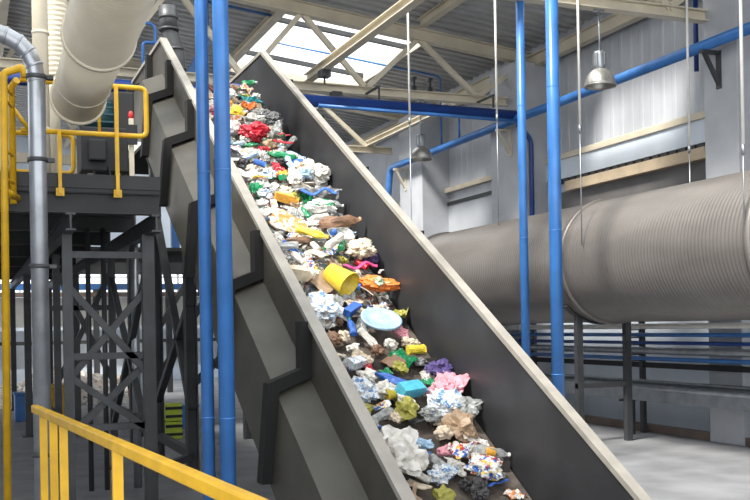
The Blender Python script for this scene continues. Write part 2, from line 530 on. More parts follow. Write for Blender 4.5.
# lamps
def lamp(x, y, ztop, zrim, label):
    t = thing('pendant_lamp', label, 'lamp', (x, y, zrim), 'bell-shaped hall lamps')
    bm = B(); tube(bm, [(x, y, zrim+.50), (x, y, ztop)], .014, 8); part('stem', bm, SILV, t)
    bm = B(); lathe(bm, [(.05,zrim+.52),(.085,zrim+.51),(.09,zrim+.47),(.09,zrim+.30),(.075,zrim+.27),(.07,zrim+.25)], x, y, 20); h = part('ballast_housing', bm, SILV, t)
    bm = B()
    for k in range(10):
        a = 2*PI*k/10
        bar(bm, (x+.094*math.cos(a), y+.094*math.sin(a), zrim+.30), (x+.094*math.cos(a), y+.094*math.sin(a), zrim+.49), .012, .012)
    part('cooling_fin', bm, SILV, h)
    bm = B()
    out = [(.072,.255),(.10,.245),(.15,.21),(.19,.16),(.215,.10),(.228,.04),(.235,.0)]
    inn = [(r-.012, z-.002) for r, z in out]
    lathe(bm, [(r, zrim+z) for r, z in out + inn[::-1]], x, y, 32, cap=False); part('reflector', bm, LAMPM, t)
    bm = B(); ringband(bm, (x, y, zrim+.005), (0,0,1), .232, .02, .008, 32); part('rim', bm, LAMPM, t)
    bm = B(); lathe(bm, [(.02,zrim+.25),(.04,zrim+.22),(.05,zrim+.13),(.035,zrim+.07),(.005,zrim+.05)], x, y, 14); part('bulb', bm, GLASSM, t)
    bm = B(); bar(bm, (x-.08, y, ztop-.02), (x+.08, y, ztop-.02), .06, .04); part('mount_plate', bm, SILV, t)
lamp(8.67, 12.4, 6.50, 5.36, 'silver bell lamp hanging from the near truss before the bright wall')
lamp(8.62, 18.6, 6.50, 5.27, 'silver bell lamp hanging below the blue cross pipe near the far grey column')
for x, l in ((8.44, 'left steel clamp on the truss above the far lamp'), (8.80, 'right steel clamp on the truss above the far lamp')):
    bm = B(); box(bm, (x-.05, 18.48, 6.66), (x+.05, 18.72, 6.74)); bar(bm, (x, 18.5, 6.70), (x, 18.5, 6.92), .04, .04); bar(bm, (x, 18.46, 6.90), (x, 18.62, 6.90), .09, .05)
    solo('beam_clamp', bm, FRAME, l, 'clamp', 'steel clamps above the far lamp')
for a, l in (((6.2, 17.6, 6.66), 'small grey junction box under the cream tie beam at the skylight'),
             ((6.75, 18.5, 6.495), 'small grey junction box under the truss at the skylight foot')):
    bm = B(); box(bm, (a[0]-.10, a[1]-.10, a[2]-.13), (a[0]+.10, a[1]+.10, a[2])); tube(bm, [(a[0], a[1], a[2]-.25), (a[0], a[1], a[2]-.12)], .02, 8)
    solo('junction_box', bm, FRAME, l, 'box', bevel=.008)

# ------------------------------------------------------------------ low pipes and trough beneath the duct
def lowpipe(z, r, x, m, label):
    t = thing('low_pipe', label, 'pipe', (x, 14, z))
    bm = B(); tube(bm, [(x, 3.0, z), (x, 22.0, z)], r, 12); part('pipe_run', bm, m, t)
    for y in (8.0, 11.0, 14.2, 17.7, 20.6):
        bm = B(); ringband(bm, (x, y, z), (0,1,0), r, .06, .012, 12); part('coupling', bm, m, t)
lowpipe(1.80, .045, 10.35, WHITE, 'white pipe running just beneath the large steel duct, highest of the low pipes')
lowpipe(1.66, .035, 10.40, BLUE, 'thin blue low pipe just below the white one')
lowpipe(1.53, .030, 10.35, NAVY, 'dark blue low pipe above the grey one beneath the duct')
lowpipe(1.40, .060, 10.35, SILV, 'thick silver grey low pipe beneath the large duct')
lowpipe(1.27, .035, 10.35, BLUE, 'blue low pipe right below the thick silver one')
t = thing('pipe_rack', 'dark steel post rack carrying the low pipes under the large duct', 'rack', (10.5, 14, 0))
for y in (7.2, 10.7, 13.9, 17.4, 20.6):
    bm = B(); bar(bm, (10.56, y+.12, 0), (10.56, y+.12, 1.9), .09, .07); part('post', bm, FRAME, t)
    bm = B()
    for z in (1.742, 1.612, 1.487, 1.327, 1.222): bar(bm, (10.56, y+.12, z-.0), (10.30, y+.12, z-.0), .04, .02)
    part('arm', bm, FRAME, t)
bm = B(); bar(bm, (10.56, 3.0, 1.15), (10.56, 22.0, 1.15), .06, .09); part('rail', bm, DARK, t)
t = thing('cable_trough', 'low galvanised trough with two rails along the right wall', 'trough', (10.3, 14, .55))
bm = B()
prof = [(10.05,.90),(10.05,.66),(10.42,.60),(10.42,.84)]
box(bm, (10.03, 3, .62), (10.05, 22, .80)); box(bm, (10.05, 3, .60), (10.42, 22, .62)); box(bm, (10.42, 3, .60), (10.44, 22, .86))
part('channel', bm, SILV, t)
for x, z in ((10.03, .82), (10.43, .88)):
    bm = B(); tube(bm, [(x, 3, z), (x, 22, z)], .035, 10); part('rail', bm, SILV, t)
for y in (7.5, 10.6, 13.9, 17.1, 19.5):
    bm = B(); bar(bm, (10.24, y, 0), (10.24, y, .60), .08, .08); bar(bm, (10.0, y, .58), (10.46, y, .58), .05, .04); part('leg', bm, FRAME, t)

# ------------------------------------------------------------------ inclined conveyor
def ztl(y): return min(6.07, 1.9 + .63*y - 4.93)        # top edge, left panel
def ztr(y): return min(6.10, 1.9 + .592*y - 4.545)      # top edge, right panel
YTL, YTR, YEND = 14.43, 14.80, 17.15
XLP, XRP = 2.62, 4.20
SL = .592
INC = math.atan(SL)
def zb(y): return 1.9 + SL*y - 4.545 - 1.05             # belt surface
YB0, YBT = 6.45, 14.4
conv = thing('inclined_conveyor', 'large dark steel inclined conveyor carrying mixed rubbish up through the hall', 'conveyor', (3.4, 11, 0))

def strip_poly(ztop, ybreak, z_off0, z_off1, y0=5.2, y1=YEND):
    """band between two offsets below the top edge, cut off at the floor"""
    pts = []
    n = 60
    ys = sorted([y0 + (y1-y0)*i/n for i in range(n+1)] + [ybreak])
    tops = [(y, max(.02, ztop(y)-z_off0)) for y in ys]
    bots = [(y, max(.0, ztop(y)-z_off1)) for y in ys]
    return tops + bots[::-1]
# left side: upper panel, ledge, lower panel
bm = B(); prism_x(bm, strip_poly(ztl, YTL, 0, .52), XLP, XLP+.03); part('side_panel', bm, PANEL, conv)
def band(bm, xa, oa, xb, ob, y0, y1, zt, ybreak, thick=.02):
    ys = sorted([y0 + (y1-y0)*i/40 for i in range(41)] + [ybreak])
    A = [bm.verts.new((xa, y, max(.01, zt(y)-oa))) for y in ys]
    Bv = [bm.verts.new((xb, y, max(.0, zt(y)-ob))) for y in ys]
    A2 = [bm.verts.new((xa+thick, y, max(.01, zt(y)-oa-.0))) for y in ys]
    B2 = [bm.verts.new((xb+thick, y, max(.0, zt(y)-ob))) for y in ys]
    for i in range(len(ys)-1):
        bm.faces.new((A[i], A[i+1], Bv[i+1], Bv[i])); bm.faces.new((A2[i], B2[i], B2[i+1], A2[i+1]))
        bm.faces.new((A[i], A2[i], A2[i+1], A[i+1])); bm.faces.new((Bv[i], Bv[i+1], B2[i+1], B2[i]))
    for i in (0, -1):
        bm.faces.new((A[i], Bv[i], B2[i], A2[i]))
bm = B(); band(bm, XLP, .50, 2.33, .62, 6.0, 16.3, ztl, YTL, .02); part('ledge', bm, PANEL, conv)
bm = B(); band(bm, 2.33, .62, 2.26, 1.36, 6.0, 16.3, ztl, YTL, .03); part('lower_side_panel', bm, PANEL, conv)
# right side
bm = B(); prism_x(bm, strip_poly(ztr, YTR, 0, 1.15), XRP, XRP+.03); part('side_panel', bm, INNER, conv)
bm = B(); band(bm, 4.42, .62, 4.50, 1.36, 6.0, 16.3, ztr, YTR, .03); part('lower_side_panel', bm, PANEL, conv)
bm = B(); band(bm, 4.23, .50, 4.42, .62, 6.0, 16.3, ztr, YTR, .03); part('ledge', bm, PANEL, conv)
# pale top strips
for x0, x1, zt, yb in ((XLP-.03, XLP+.07, ztl, YTL), (XRP-.02, XRP+.07, ztr, YTR)):
    bm = B()
    ys = [5.2, yb, YEND]
    v = []
    for y in ys:
        z = zt(y)
        v.append([bm.verts.new((x, y, z+d)) for x, d in ((x0,-.03),(x1,-.03),(x1,.02),(x0,.02))])
    for a, b in zip(v, v[1:]):
        for j in range(4): bm.faces.new((a[j], a[(j+1)%4], b[(j+1)%4], b[j]))
    bm.faces.new(v[0]); bm.faces.new(v[-1][::-1])
    part('edge_strip', bm, LIP, conv)
# ribs that follow the stepped side
for y in (15.3, 13.68, 12.38, 10.85, 9.36, 7.95):
    for side in (0, 1):
        zt = ztl if side == 0 else ztr
        z = zt(y)
        q = [(XLP+.005, z-.04), (XLP+.005, z-.50), (2.335, z-.615), (2.265, z-1.36),
             (2.175, z-1.36), (2.245, z-.54), (XLP-.09, z-.43), (XLP-.09, z-.04)]
        if side: q = [(2.62+4.23-xx, zz) for xx, zz in q]
        q = [(xx, max(zz, .02)) for xx, zz in q]
        bm = B()
        fa = [bm.verts.new((xx, y-.08, zz)) for xx, zz in q]
        fb = [bm.verts.new((xx, y+.08, zz)) for xx, zz in q]
        bm.faces.new(fa); bm.faces.new(fb[::-1])
        for i in range(8): bm.faces.new((fa[i], fb[i], fb[(i+1)%8], fa[(i+1)%8]))
        part('side_rib', bm, RIBM, conv)
# belt: incline and level head section
bm = B()
ys = [YB0, YBT, 17.2]
v = []
for y in ys:
    z = zb(min(y, YBT))
    v.append([bm.verts.new((x, y, z+d)) for x, d in ((2.66,-.04),(4.19,-.04),(4.19,0),(2.66,0))])
for a, b in zip(v, v[1:]):
    for j in range(4): bm.faces.new((a[j], a[(j+1)%4], b[(j+1)%4], b[j]))
bm.faces.new(v[0]); bm.faces.new(v[-1][::-1])
part('belt', bm, BELT, conv)
y = 7.36
while y < 14.3:
    bm = B(); bar(bm, (2.68, y, zb(y)+.035), (4.17, y, zb(y)+.035), .05, .09); part('cleat', bm, CLEAT, conv); y += .70
# underside pan and legs
bm = B()
v = []
for y in (7.9, YBT, 16.9):
    z = max(zb(min(y, YBT)) - .30, .05)
    v.append([bm.verts.new((x, y, z+d)) for x, d in ((2.3,-.05),(4.5,-.05),(4.5,0),(2.3,0))])
for a, b in zip(v, v[1:]):
    for j in range(4): bm.faces.new((a[j], a[(j+1)%4], b[(j+1)%4], b[j]))
bm.faces.new(v[0]); bm.faces.new(v[-1][::-1])
part('under_pan', bm, RIBM, conv)
for y in (12.0, 14.3, 16.6):
    z1 = zb(min(y, YBT)) - .33
    for x in (2.46, 4.36):
        bm = B(); ibeam(bm, (x, y, 0), (x, y, z1), .14, .14); part('leg', bm, FRAME, conv)
    bm = B(); bar(bm, (2.46, y, 1.2), (4.36, y, z1-.15), .08, .08); part('cross_brace', bm, FRAME, conv)
for x in (2.46, 4.36):
    bm = B(); bar(bm, (x, 12.0, 2.2), (x, 14.3, .9), .09, .09); part('leg_brace', bm, FRAME, conv)
    bm = B(); bar(bm, (x, 12.0, .9), (x, 14.3, 3.6), .09, .09); part('leg_brace', bm, FRAME, conv)
    bm = B(); bar(bm, (x, 12.0, .38), (x, 16.6, .38), .10, .10); part('leg_rail', bm, FRAME, conv)

# extraction stack and blue pipes behind the conveyor head
t = thing('exhaust_stack', 'dark grey exhaust stack with clamp rings rising behind the conveyor head', 'duct', (3.1, 16.2, zb(YBT)))
bm = B(); tube(bm, [(3.22, 16.2, zb(YBT)+.005), (3.20, 16.2, 6.35), (3.07, 16.2, 6.68), (3.06, 16.2, 6.74)], [.115,.115,.125,.125], 18); tube(bm, [(3.06, 16.2, 6.72), (3.04, 16.2, 7.10)], .145, 18); part('stack_tube', bm, STACK, t)
for x, z, r in ((3.20, 6.1, .115), (3.17, 6.42, .117), (3.06, 6.73, .145), (3.05, 6.92, .143)):
    bm = B(); ringband(bm, (x, 16.2, z), (0,0,1), r, .04, .018, 18); part('clamp_ring', bm, FRAME, t)
bm = B(); bar(bm, (3.75, 19.6, 6.2), (4.42, 19.6, 7.55), .15, .15); bar(bm, (3.75, 19.6, 3.36), (3.75, 19.6, 6.3), .15, .15); bar(bm, (4.42, 19.6, 7.5), (4.42, 19.6, roofz(4.42)+.28), .12, .12)
solo('slanted_post', bm, BLUE, 'blue slanted steel bar beside the dark exhaust stack', 'beam')
t = thing('pipe_loop', 'thin blue stepped pipe loops left of the exhaust stack', 'pipe', (2.6, 17.6, 6.1))
bm = B(); tube(bm, roundpath([(2.62, 17.7, 7.30), (3.10, 17.7, 7.24), (3.10, 17.7, 6.25)], .1), .03, 8); part('upper_loop', bm, BLUE, t)
bm = B(); tube(bm, roundpath([(3.10, 17.7, 6.92), (2.88, 17.7, 6.92), (2.88, 17.7, 6.25)], .08), .03, 8); part('lower_loop', bm, BLUE, t)
t2 = t

# ------------------------------------------------------------------ platform at the left
pl = thing('access_platform', 'dark steel access platform on braced posts at the left', 'platform', (1.2, 14, 0))
bm = B(); box(bm, (-3.0, 10.5, 3.30), (1.86, 26.0, 3.36)); part('deck_plate', bm, DARK, pl)
bm = B(); box(bm, (1.86, 18.1, 3.30), (6.2, 26.0, 3.36)); ibeam(bm, (1.86, 18.2, 3.19), (6.2, 18.2, 3.19), .1, .2); ibeam(bm, (6.1, 18.2, 3.19), (6.1, 26, 3.19), .1, .2); part('rear_deck_plate', bm, DARK, pl)
bm = B(); ibeam(bm, (-3.0, 10.58, 3.20), (1.86, 10.58, 3.20), .12, .22); box(bm, (-3.0, 10.48, 3.34), (1.86, 10.51, 3.48)); part('edge_beam', bm, DARK, pl)
bm = B()
for y in (12.5, 14.5, 17.0, 19.5, 22.0, 24.5): ibeam(bm, (-3.0, y, 3.19), (1.86, y, 3.19), .10, .20)
part('floor_joists', bm, DARK, pl)
bm = B(); ibeam(bm, (1.82, 10.5, 3.0), (1.82, 26.0, 3.0), .10, .18); ibeam(bm, (.96, 10.5, 3.0), (.96, 26.0, 3.0), .10, .18); part('long_beam', bm, FRAME, pl)
for (x, y, s) in ((.96, 11.0, .10), (1.80, 11.0, .13), (1.08, 14.0, .09), (1.80, 14.0, .09), (.96, 19.0, .12), (1.80, 19.0, .12), (.96, 25.5, .12), (1.80, 25.5, .12), (-2.8, 11.0, .12), (-2.8, 19.0, .12), (-2.8, 25.5, .12), (6.1, 18.4, .12), (6.1, 25.5, .12)):
    bm = B(); bar(bm, (x, y, 0), (x, y, 2.92), s, s); bar(bm, (x, y, 0.0), (x, y, .02), s*2, s*2); part('post', bm, FRAME, pl)
def brace(a, b, s=.07):
    bm = B(); bar(bm, a, b, s, s); part('brace', bm, FRAME, pl)
brace((.98, 11.0, 2.35), (1.80, 11.0, 1.40)); brace((1.80, 11.04, 2.35), (.98, 11.04, 1.40))
brace((.98, 11.0, 1.40), (1.80, 11.0, .80)); brace((1.80, 11.04, 1.55), (.98, 11.04, .80))
brace((1.08, 14.0, 2.7), (1.80, 14.0, 1.2)); brace((1.80, 14.05, 2.7), (1.08, 14.05, 1.2))
brace((1.80, 11.0, 2.6), (1.80, 14.0, .6)); brace((1.80, 14.0, 2.6), (1.80, 11.0, .6))
for y, z in ((11.0, .86), (11.0, 1.62), (14.0, 2.2), (11.0, 2.70)):
    bm = B(); bar(bm, (.96, y, z), (1.80, y, z), .07, .07); part('crossbar', bm, FRAME, pl)
bm = B(); bar(bm, (.96, 11.0, .86), (.96, 14.0, .86), .07, .07); bar(bm, (1.80, 11.0, .86), (1.80, 14.0, .86), .07, .07); part('crossbar', bm, FRAME, pl)
bm = B(); bar(bm, (1.85, 11.0, .36), (2.4, 11.9, .36), .07, .08); part('crossbar', bm, FRAME, pl)
bm = B()
for x in (.80, 1.30, 1.48): tube(bm, [(x, 12.2, 0), (x, 12.2, 3.1)], .03, 8)
part('service_pipes', bm, FRAME, pl)
bm = B(); tube(bm, [(1.84, 12.2, 0), (1.84, 12.2, 2.95)], .05, 12); part('drain_pipe', bm, SILV, pl, label='silver drain pipe')

# guard rails
t = thing('guard_rail', 'yellow tubular guard rail along the front edge of the platform', 'railing', (1.1, 10.5, 3.36))
bm = B(); tube(bm, roundpath([(.50, 10.52, 4.40), (1.735, 10.52, 4.40), (1.735, 10.52, 3.90), (.50, 10.52, 3.90)], .07), .026, 10); part('rail_loop', bm, YEL, t)
for x in (.86, 1.425):
    bm = B(); bar(bm, (x, 10.47, 3.27), (x, 10.47, 4.40 if x > 1 else 3.9), .06, .035); box(bm, (x-.04, 10.455, 3.25), (x+.04, 10.495, 3.33)); part('post', bm, YEL, t)
bm = B(); tube(bm, [(1.26, 10.52, 3.9), (1.26, 10.52, 4.40)], .016, 8); part('baluster', bm, YEL, t)
t = thing('guard_rail', 'yellow rounded guard rail farther back on the platform', 'railing', (1.0, 13.4, 3.36))
bm = B(); tube(bm, roundpath([(.40, 13.4, 4.41), (1.27, 13.4, 4.41), (1.27, 13.4, 3.92), (.40, 13.4, 3.92)], .09), .03, 10); part('rail_loop', bm, YEL, t)
for x in (.95, .42):
    bm = B(); tube(bm, [(x, 13.4, 3.36), (x, 13.4, 4.41)], .028, 8); part('post', bm, YEL, t)
t = thing('ladder_rail', 'tall yellow ladder handrail at the left edge of the picture', 'railing', (.38, 10.2, 0))
bm = B(); tube(bm, roundpath([(.30, 10.0, 0.0), (.33, 10.0, 4.33), (.42, 10.0, 4.36), (.50, 10.0, 4.40), (.52, 10.0, 4.30)], .04), .036, 12); part('stile', bm, YEL, t)
bm = B(); tube(bm, [(.415, 10.42, 3.15), (.415, 10.42, 4.30), (.46, 10.3, 4.34)], .034, 12); part('stile', bm, YEL, t)
for z in (3.35, 3.62, 4.1, 4.22):
    bm = B(); tube(bm, [(.32, 10.0, z), (.42, 10.42, z)], .016, 8); part('rung', bm, YEL, t)
bm = B(); tube(bm, [(.42, 10.42, 4.10), (.58, 10.5, 3.90)], .022, 8); part('brace', bm, YEL, t)
bm = B(); tube(bm, [(.32, 10.0, 3.22), (.46, 10.5, 3.22)], .035, 10); part('bracket', bm, YEL, t)

# near barrier at the lower left
t = thing('floor_barrier', 'yellow floor barrier with thick top rail at the lower left', 'railing', (.62, 5.2, 0))
A0, A1 = Vector((.435, 7.8, 1.325)), Vector((.86, 2.9, 1.325))
bm = B(); bar(bm, A0, A1, .055, .062); part('top_rail', bm, YEL, t, .012)
for y in (7.42, 7.0, 6.62, 5.1, 3.3):
    f = (A0.y-y)/(A0.y-A1.y); x = A0.x+(A1.x-A0.x)*f
    bm = B(); bar(bm, (x, y, 0), (x, y, 1.30), .05, .05); part('upright', bm, YEL, t)
bm = B(); bar(bm, (A0.x, A0.y, .62), (A1.x, A1.y, .62), .04, .05); part('mid_rail', bm, YEL, t)

# machinery on the platform
t = thing('drive_unit', 'dark teal motor and gearbox unit standing behind the yellow platform rail', 'machine', (1.35, 12.2, 3.36))
bm = B(); tube(bm, [(1.26, 12.2, 4.42), (1.62, 12.2, 4.42)], .19, 20); tube(bm, [(1.22, 12.2, 4.42), (1.26, 12.2, 4.42)], .21, 20); part('motor', bm, TEAL, t)
bm = B()
for k in range(14):
    a = 2*PI*k/14
    bar(bm, (1.28, 12.2+.195*math.cos(a), 4.42+.195*math.sin(a)), (1.60, 12.2+.195*math.cos(a), 4.42+.195*math.sin(a)), .012, .02)
part('cooling_fins', bm, TEAL, t)
bm = B(); box(bm, (1.22, 11.95, 3.74), (1.76, 12.45, 4.26)); box(bm, (1.60, 12.0, 4.2), (1.84, 12.42, 4.70)); box(bm, (1.30, 11.85, 3.85), (1.50, 11.96, 4.1)); part('gearbox', bm, BLACK, t, .02)
bm = B(); box(bm, (1.30, 12.05, 3.36), (1.36, 12.4, 3.73)); box(bm, (1.62, 12.05, 3.36), (1.68, 12.4, 3.75)); part('foot', bm, CREAM, t)
bm = B(); tube(bm, roundpath([(1.35, 11.98, 3.8), (1.40, 11.9, 3.55), (1.55, 11.9, 3.65), (1.50, 11.98, 3.9)], .05), .012, 6); part('cable', bm, BLACK, t)
t = thing('control_post', 'slim pale control post with a red lamp behind the yellow rail', 'post', (1.74, 11.6, 3.36))
bm = B(); bar(bm, (1.74, 11.6, 3.36), (1.74, 11.6, 4.30), .06, .05); part('post', bm, CREAM, t)
bm = B(); lathe(bm, [(.02,4.30),(.03,4.31),(.03,4.36),(.015,4.385)], 1.74, 11.6, 12); part('signal_lamp', bm, RED, t)
bm = B(); box(bm, (1.68, 11.53, 4.0), (1.80, 11.575, 4.22)); part('switch_box', bm, BLACK, t)

# pale frame behind the platform
t = thing('pale_frame', 'cream steel frame with a diagonal brace behind the platform machinery', 'frame', (1.5, 22, 3.36))
for z in (4.2, 4.75, 5.5):
    bm = B(); bar(bm, (-1.0, 22.0, z), (2.6, 22.0, z), .12, .20); part('beam', bm, CREAM, t)
for x in (.6, 1.78):
    bm = B(); bar(bm, (x, 22.05, 3.36), (x, 22.05, 6.0), .16, .16); part('post', bm, CREAM, t)
bm = B(); bar(bm, (1.78, 22.0, 4.8), (2.5, 22.0, 5.6), .10, .12); bar(bm, (.62, 22.0, 4.2), (1.7, 22.0, 3.5), .1, .12); part('brace', bm, CREAM, t)

# ------------------------------------------------------------------ cream ducts and the silver pipe
t = thing('overhead_duct', 'largest cream ribbed duct overhead ending in a flange at the upper left', 'duct', (.98, 8, 3.83))
a, b = Vector((.98, 1.0, 4.75)), Vector((.98, 9.8, 4.085))
dd = (b-a).normalized()
bm = B(); ribbed(bm, a, b-dd*1.7, .272, .055, .006, 40, 4); part('duct_shell', bm, DUCTC, t)
bm = B(); tube(bm, [b-dd*1.72, b], .240, 40); part('plain_section', bm, DUCTC, t)
for k, q in enumerate((b-dd*1.72, b-dd*.03, b-dd*.55)):
    bm = B(); ringband(bm, q, dd, .272 if k == 0 else .239, .05 if k < 2 else .015, .020 if k < 2 else .006, 40); part('flange_ring', bm, DUCTC, t)
bm = B(); 
for q in (a+dd*1.5, b-dd*3.0):
    bar(bm, (q.x, q.y, q.z+.26), (q.x, q.y, roofz(q.x)+.3), .02, .04)
part('hanger_strap', bm, SILV, t)
t = thing('vertical_duct', 'cream ribbed vertical duct partly hidden behind the large overhead duct', 'duct', (.98, 12.0, 3.36))
bm = B(); ribbed(bm, (1.02, 12.6, 4.95), (1.02, 12.6, roofz(1)+.22), .13, .06, .008, 28, 4); part('duct_shell', bm, DUCTC, t)
bm = B(); tube(bm, [(.98, 12.6, 3.36), (.98, 12.6, 4.6), (1.02, 12.6, 4.95)], [.075, .075, .13], 24); part('reducer', bm, DUCTC, t)
t = thing('vertical_duct', 'smooth cream vertical duct just right of the silver bent pipe', 'duct', (.80, 12.0, 3.36))
bm = B(); tube(bm, [(.80, 12.0, 3.36), (.79, 12.0, roofz(.8)+.24)], .088, 24); part('duct_shell', bm, DUCTC, t)
for z in (4.2, 5.3, 6.4):
    bm = B(); ringband(bm, (.80, 12.0, z), (0,0,1), .086, .03, .012, 24); part('joint_ring', bm, DUCTC, t)
t = thing('bent_pipe', 'silver pipe with a segmented elbow and clamp rings at the far left', 'pipe', (.53, 8.5, 0))
pts = [(.53, 8.5, 0), (.53, 8.5, 3.92), (.515, 8.5, 4.04), (.47, 8.5, 4.14), (.40, 8.5, 4.215), (.30, 8.5, 4.265), (.18, 8.5, 4.30), (-.9, 8.5, 4.34), (-3.0, 8.5, 4.36)]
bm = B(); tube(bm, pts, .069, 20, smooth=True); part('pipe_run', bm, SILV, t)
for p, q in zip(pts[1:7], pts[2:8]):
    bm = B(); ringband(bm, p, Vector(q)-Vector(p), .069, .02, .005, 20); part('elbow_seam', bm, SILV, t)
for z in (.9, 2.42, 3.28, 3.95):
    bm = B(); ringband(bm, (.53, 8.5, z), (0,0,1), .066, .035, .016, 20); box(bm, (.60, 8.47, z-.015), (.66, 8.53, z+.015)); part('clamp_ring', bm, FRAME, t)
bm = B(); bar(bm, (-2.6, 8.5, 0), (-2.6, 8.5, 4.32), .08, .08); part('stand', bm, FRAME, t)

# ------------------------------------------------------------------ far background
t = thing('sorting_platform', 'distant blue and cream sorting platform at the back of the hall', 'platform', (2, 30, 0))
bm = B(); bar(bm, (-4, 30, 3.15), (9, 30, 3.15), .2, .18); part('blue_girder', bm, BLUE, t)
bm = B(); bar(bm, (-4, 29.9, 2.92), (9, 29.9, 2.92), .2, .12); part('brown_beam', bm, BROWN, t)
bm = B(); box(bm, (-4, 30.2, 2.0), (9, 30.3, 2.85)); part('cream_panel', bm, WHITE, t)
bm = B(); box(bm, (-4, 30.4, .8), (9, 30.5, 1.9)); part('grey_panel', bm, WALLB, t)
for x in (.35, 1.9, 3.4, 5.5, 7.5, -2):
    bm = B(); bar(bm, (x, 29.95, 0), (x, 29.95, 3.08), .16, .16); part('post', bm, BLUE if x < 1 else FRAME, t)
bm = B(); bar(bm, (-4, 29.9, 1.55), (9, 29.9, 1.55), .08, .10); part('rail', bm, FRAME, t)
PATCH = patch_mat('loose_scraps', [(.05,.04,.035),(.09,.075,.06),(.62,.60,.56),(.30,.26,.22),(.70,.69,.66),(.12,.10,.09),(.42,.36,.30),(.55,.52,.48),(.05,.16,.09),(.22,.20,.19),(.45,.12,.08),(.10,.18,.32),(.66,.62,.55),(.17,.14,.12)], 26, .5, .8)
PATCHF = patch_mat('pale_scraps', [(.62,.60,.56),(.45,.40,.35),(.70,.69,.66),(.30,.26,.24),(.55,.52,.48),(.6,.5,.42)], 7, .6, .6)
def mound(x0, x1, y0, y1, h, seed):
    bm = B()
    n, m2 = 36, 20
    g = [[None]*(m2+1) for _ in range(n+1)]
    for i in range(n+1):
        for j in range(m2+1):
            u, v = i/n, j/m2
            x, y = x0+(x1-x0)*u, y0+(y1-y0)*v
            e = max(0, math.sin(PI*u))**.6*max(0, math.sin(PI*v))**.6
            z = e*h*(.7+.6*noise.noise(Vector((x*1.3+seed, y*1.3, 0)))) + e*.15*noise.noise(Vector((x*5, y*5, seed)))
            g[i][j] = bm.verts.new((x, y, max(0, z)))
    for i in range(n):
        for j in range(m2): bm.faces.new((g[i][j], g[i+1][j], g[i+1][j+1], g[i][j+1]))
    return bm
solo('rubbish_mound', mound(.2, 4.4, 26.2, 29.7, 1.0, 3), PATCHF, 'pale mound of loose rubbish on the far floor behind the braced posts', 'rubbish', kind='stuff')
t = thing('waste_container', 'small yellow container on the floor beside the far rubbish mound', 'container', (1.75, 22.6, 0))
bm = B(); box(bm, (1.40, 22.2, .04), (1.95, 22.9, .68)); part('body', bm, YEL, t, .02)
bm = B(); box(bm, (1.37, 22.17, .66), (1.98, 22.93, .74)); part('lid', bm, YEL, t, .01)
bm = B()
for x in (1.45, 1.9):
    for y in (22.28, 22.82): tube(bm, [(x-.02, y, .04), (x+.02, y, .04)], .04, 10)
part('wheels', bm, BLACK, t)
t = thing('waste_container', 'small blue container left of the yellow one by the rubbish mound', 'container', (1.0, 22.6, 0))
bm = B(); box(bm, (.85, 22.3, 0), (1.25, 22.9, .55)); part('body', bm, BLUE, t, .02)
bm = B(); box(bm, (.83, 22.28, .55), (1.27, 22.92, .60)); part('lid', bm, BLUE, t, .01)
t = thing('control_cabinet', 'grey control cabinet standing on the floor under the conveyor', 'cabinet', (2.95, 17.9, 0))
bm = B(); box(bm, (2.72, 17.9, .08), (3.04, 18.3, 1.25)); part('body', bm, WALLB, t, .01)
bm = B(); box(bm, (2.74, 17.88, .12), (3.02, 17.9, 1.21)); d = part('door', bm, WALLB, t, .005)
bm = B(); box(bm, (2.98, 17.86, .62), (3.0, 17.88, .74)); part('handle', bm, BLACK, d)
bm = B(); box(bm, (2.74, 17.92, 0), (3.02, 18.28, .08)); part('plinth', bm, DARK, t)
t = thing('fire_extinguisher', 'red fire extinguisher mounted on the left side of the grey cabinet', 'extinguisher', (2.63, 17.95, .7))
bm = B(); lathe(bm, [(.03,.70),(.07,.71),(.075,.74),(.075,1.10),(.05,1.16),(.025,1.18),(.025,1.22)], 2.64, 17.98, 16); part('cylinder', bm, RED, t)
bm = B(); box(bm, (2.60, 17.96, 1.22), (2.68, 18.0, 1.25)); part('valve_handle', bm, BLACK, t)
bm = B(); tube(bm, roundpath([(2.66, 17.95, 1.2), (2.57, 17.93, 1.15), (2.56, 17.93, .85)], .03), .012, 6); part('hose', bm, BLACK, t)
for k, (z, l) in enumerate(((0, 'lime green crate at the bottom beside the grey cabinet'), (.31, 'lime green crate stacked on another beside the grey cabinet'))):
    bm = B(); box(bm, (3.08, 17.2, z), (3.36, 17.5, z+.30))
    c = solo('plastic_crate', bm, LIME, l, 'crate', 'lime crates by the cabinet', bevel=.015)
    bm = B()
    for zz in (z+.06, z+.20): box(bm, (3.075, 17.19, zz), (3.365, 17.21, zz+.05))
    part('handle_band', bm, DARK, c)
bm = B(); box(bm, (3.5, 18.9, 0), (4.0, 19.4, .42)); c = solo('plastic_crate', bm, BLUE, 'blue crate on the floor under the conveyor legs', 'crate', bevel=.02)
bm = B(); box(bm, (3.48, 18.88, .40), (4.02, 19.42, .45)); part('rim', bm, BLUE, c)

# ------------------------------------------------------------------ rubbish on the belt
TW = random.Random(5)
def heap(y):
    if y < 9.75: return .05 + .02*max(0, y-7)
    if y < 10.05: return .09 + (y-9.75)/.30*.24
    return min(.52, .33 + .05*(y-10.05))
def heapz(x, y):
    e = min(1, (x-2.66)/.12, (4.20-x)/.30)
    e = max(.25, e)
    b = .75 + .5*noise.noise(Vector((x*2.2, y*2.2, 4.0)))
    return zb(min(y, YBT)) + heap(y)*min(1.25, e*(.55+.6*b))

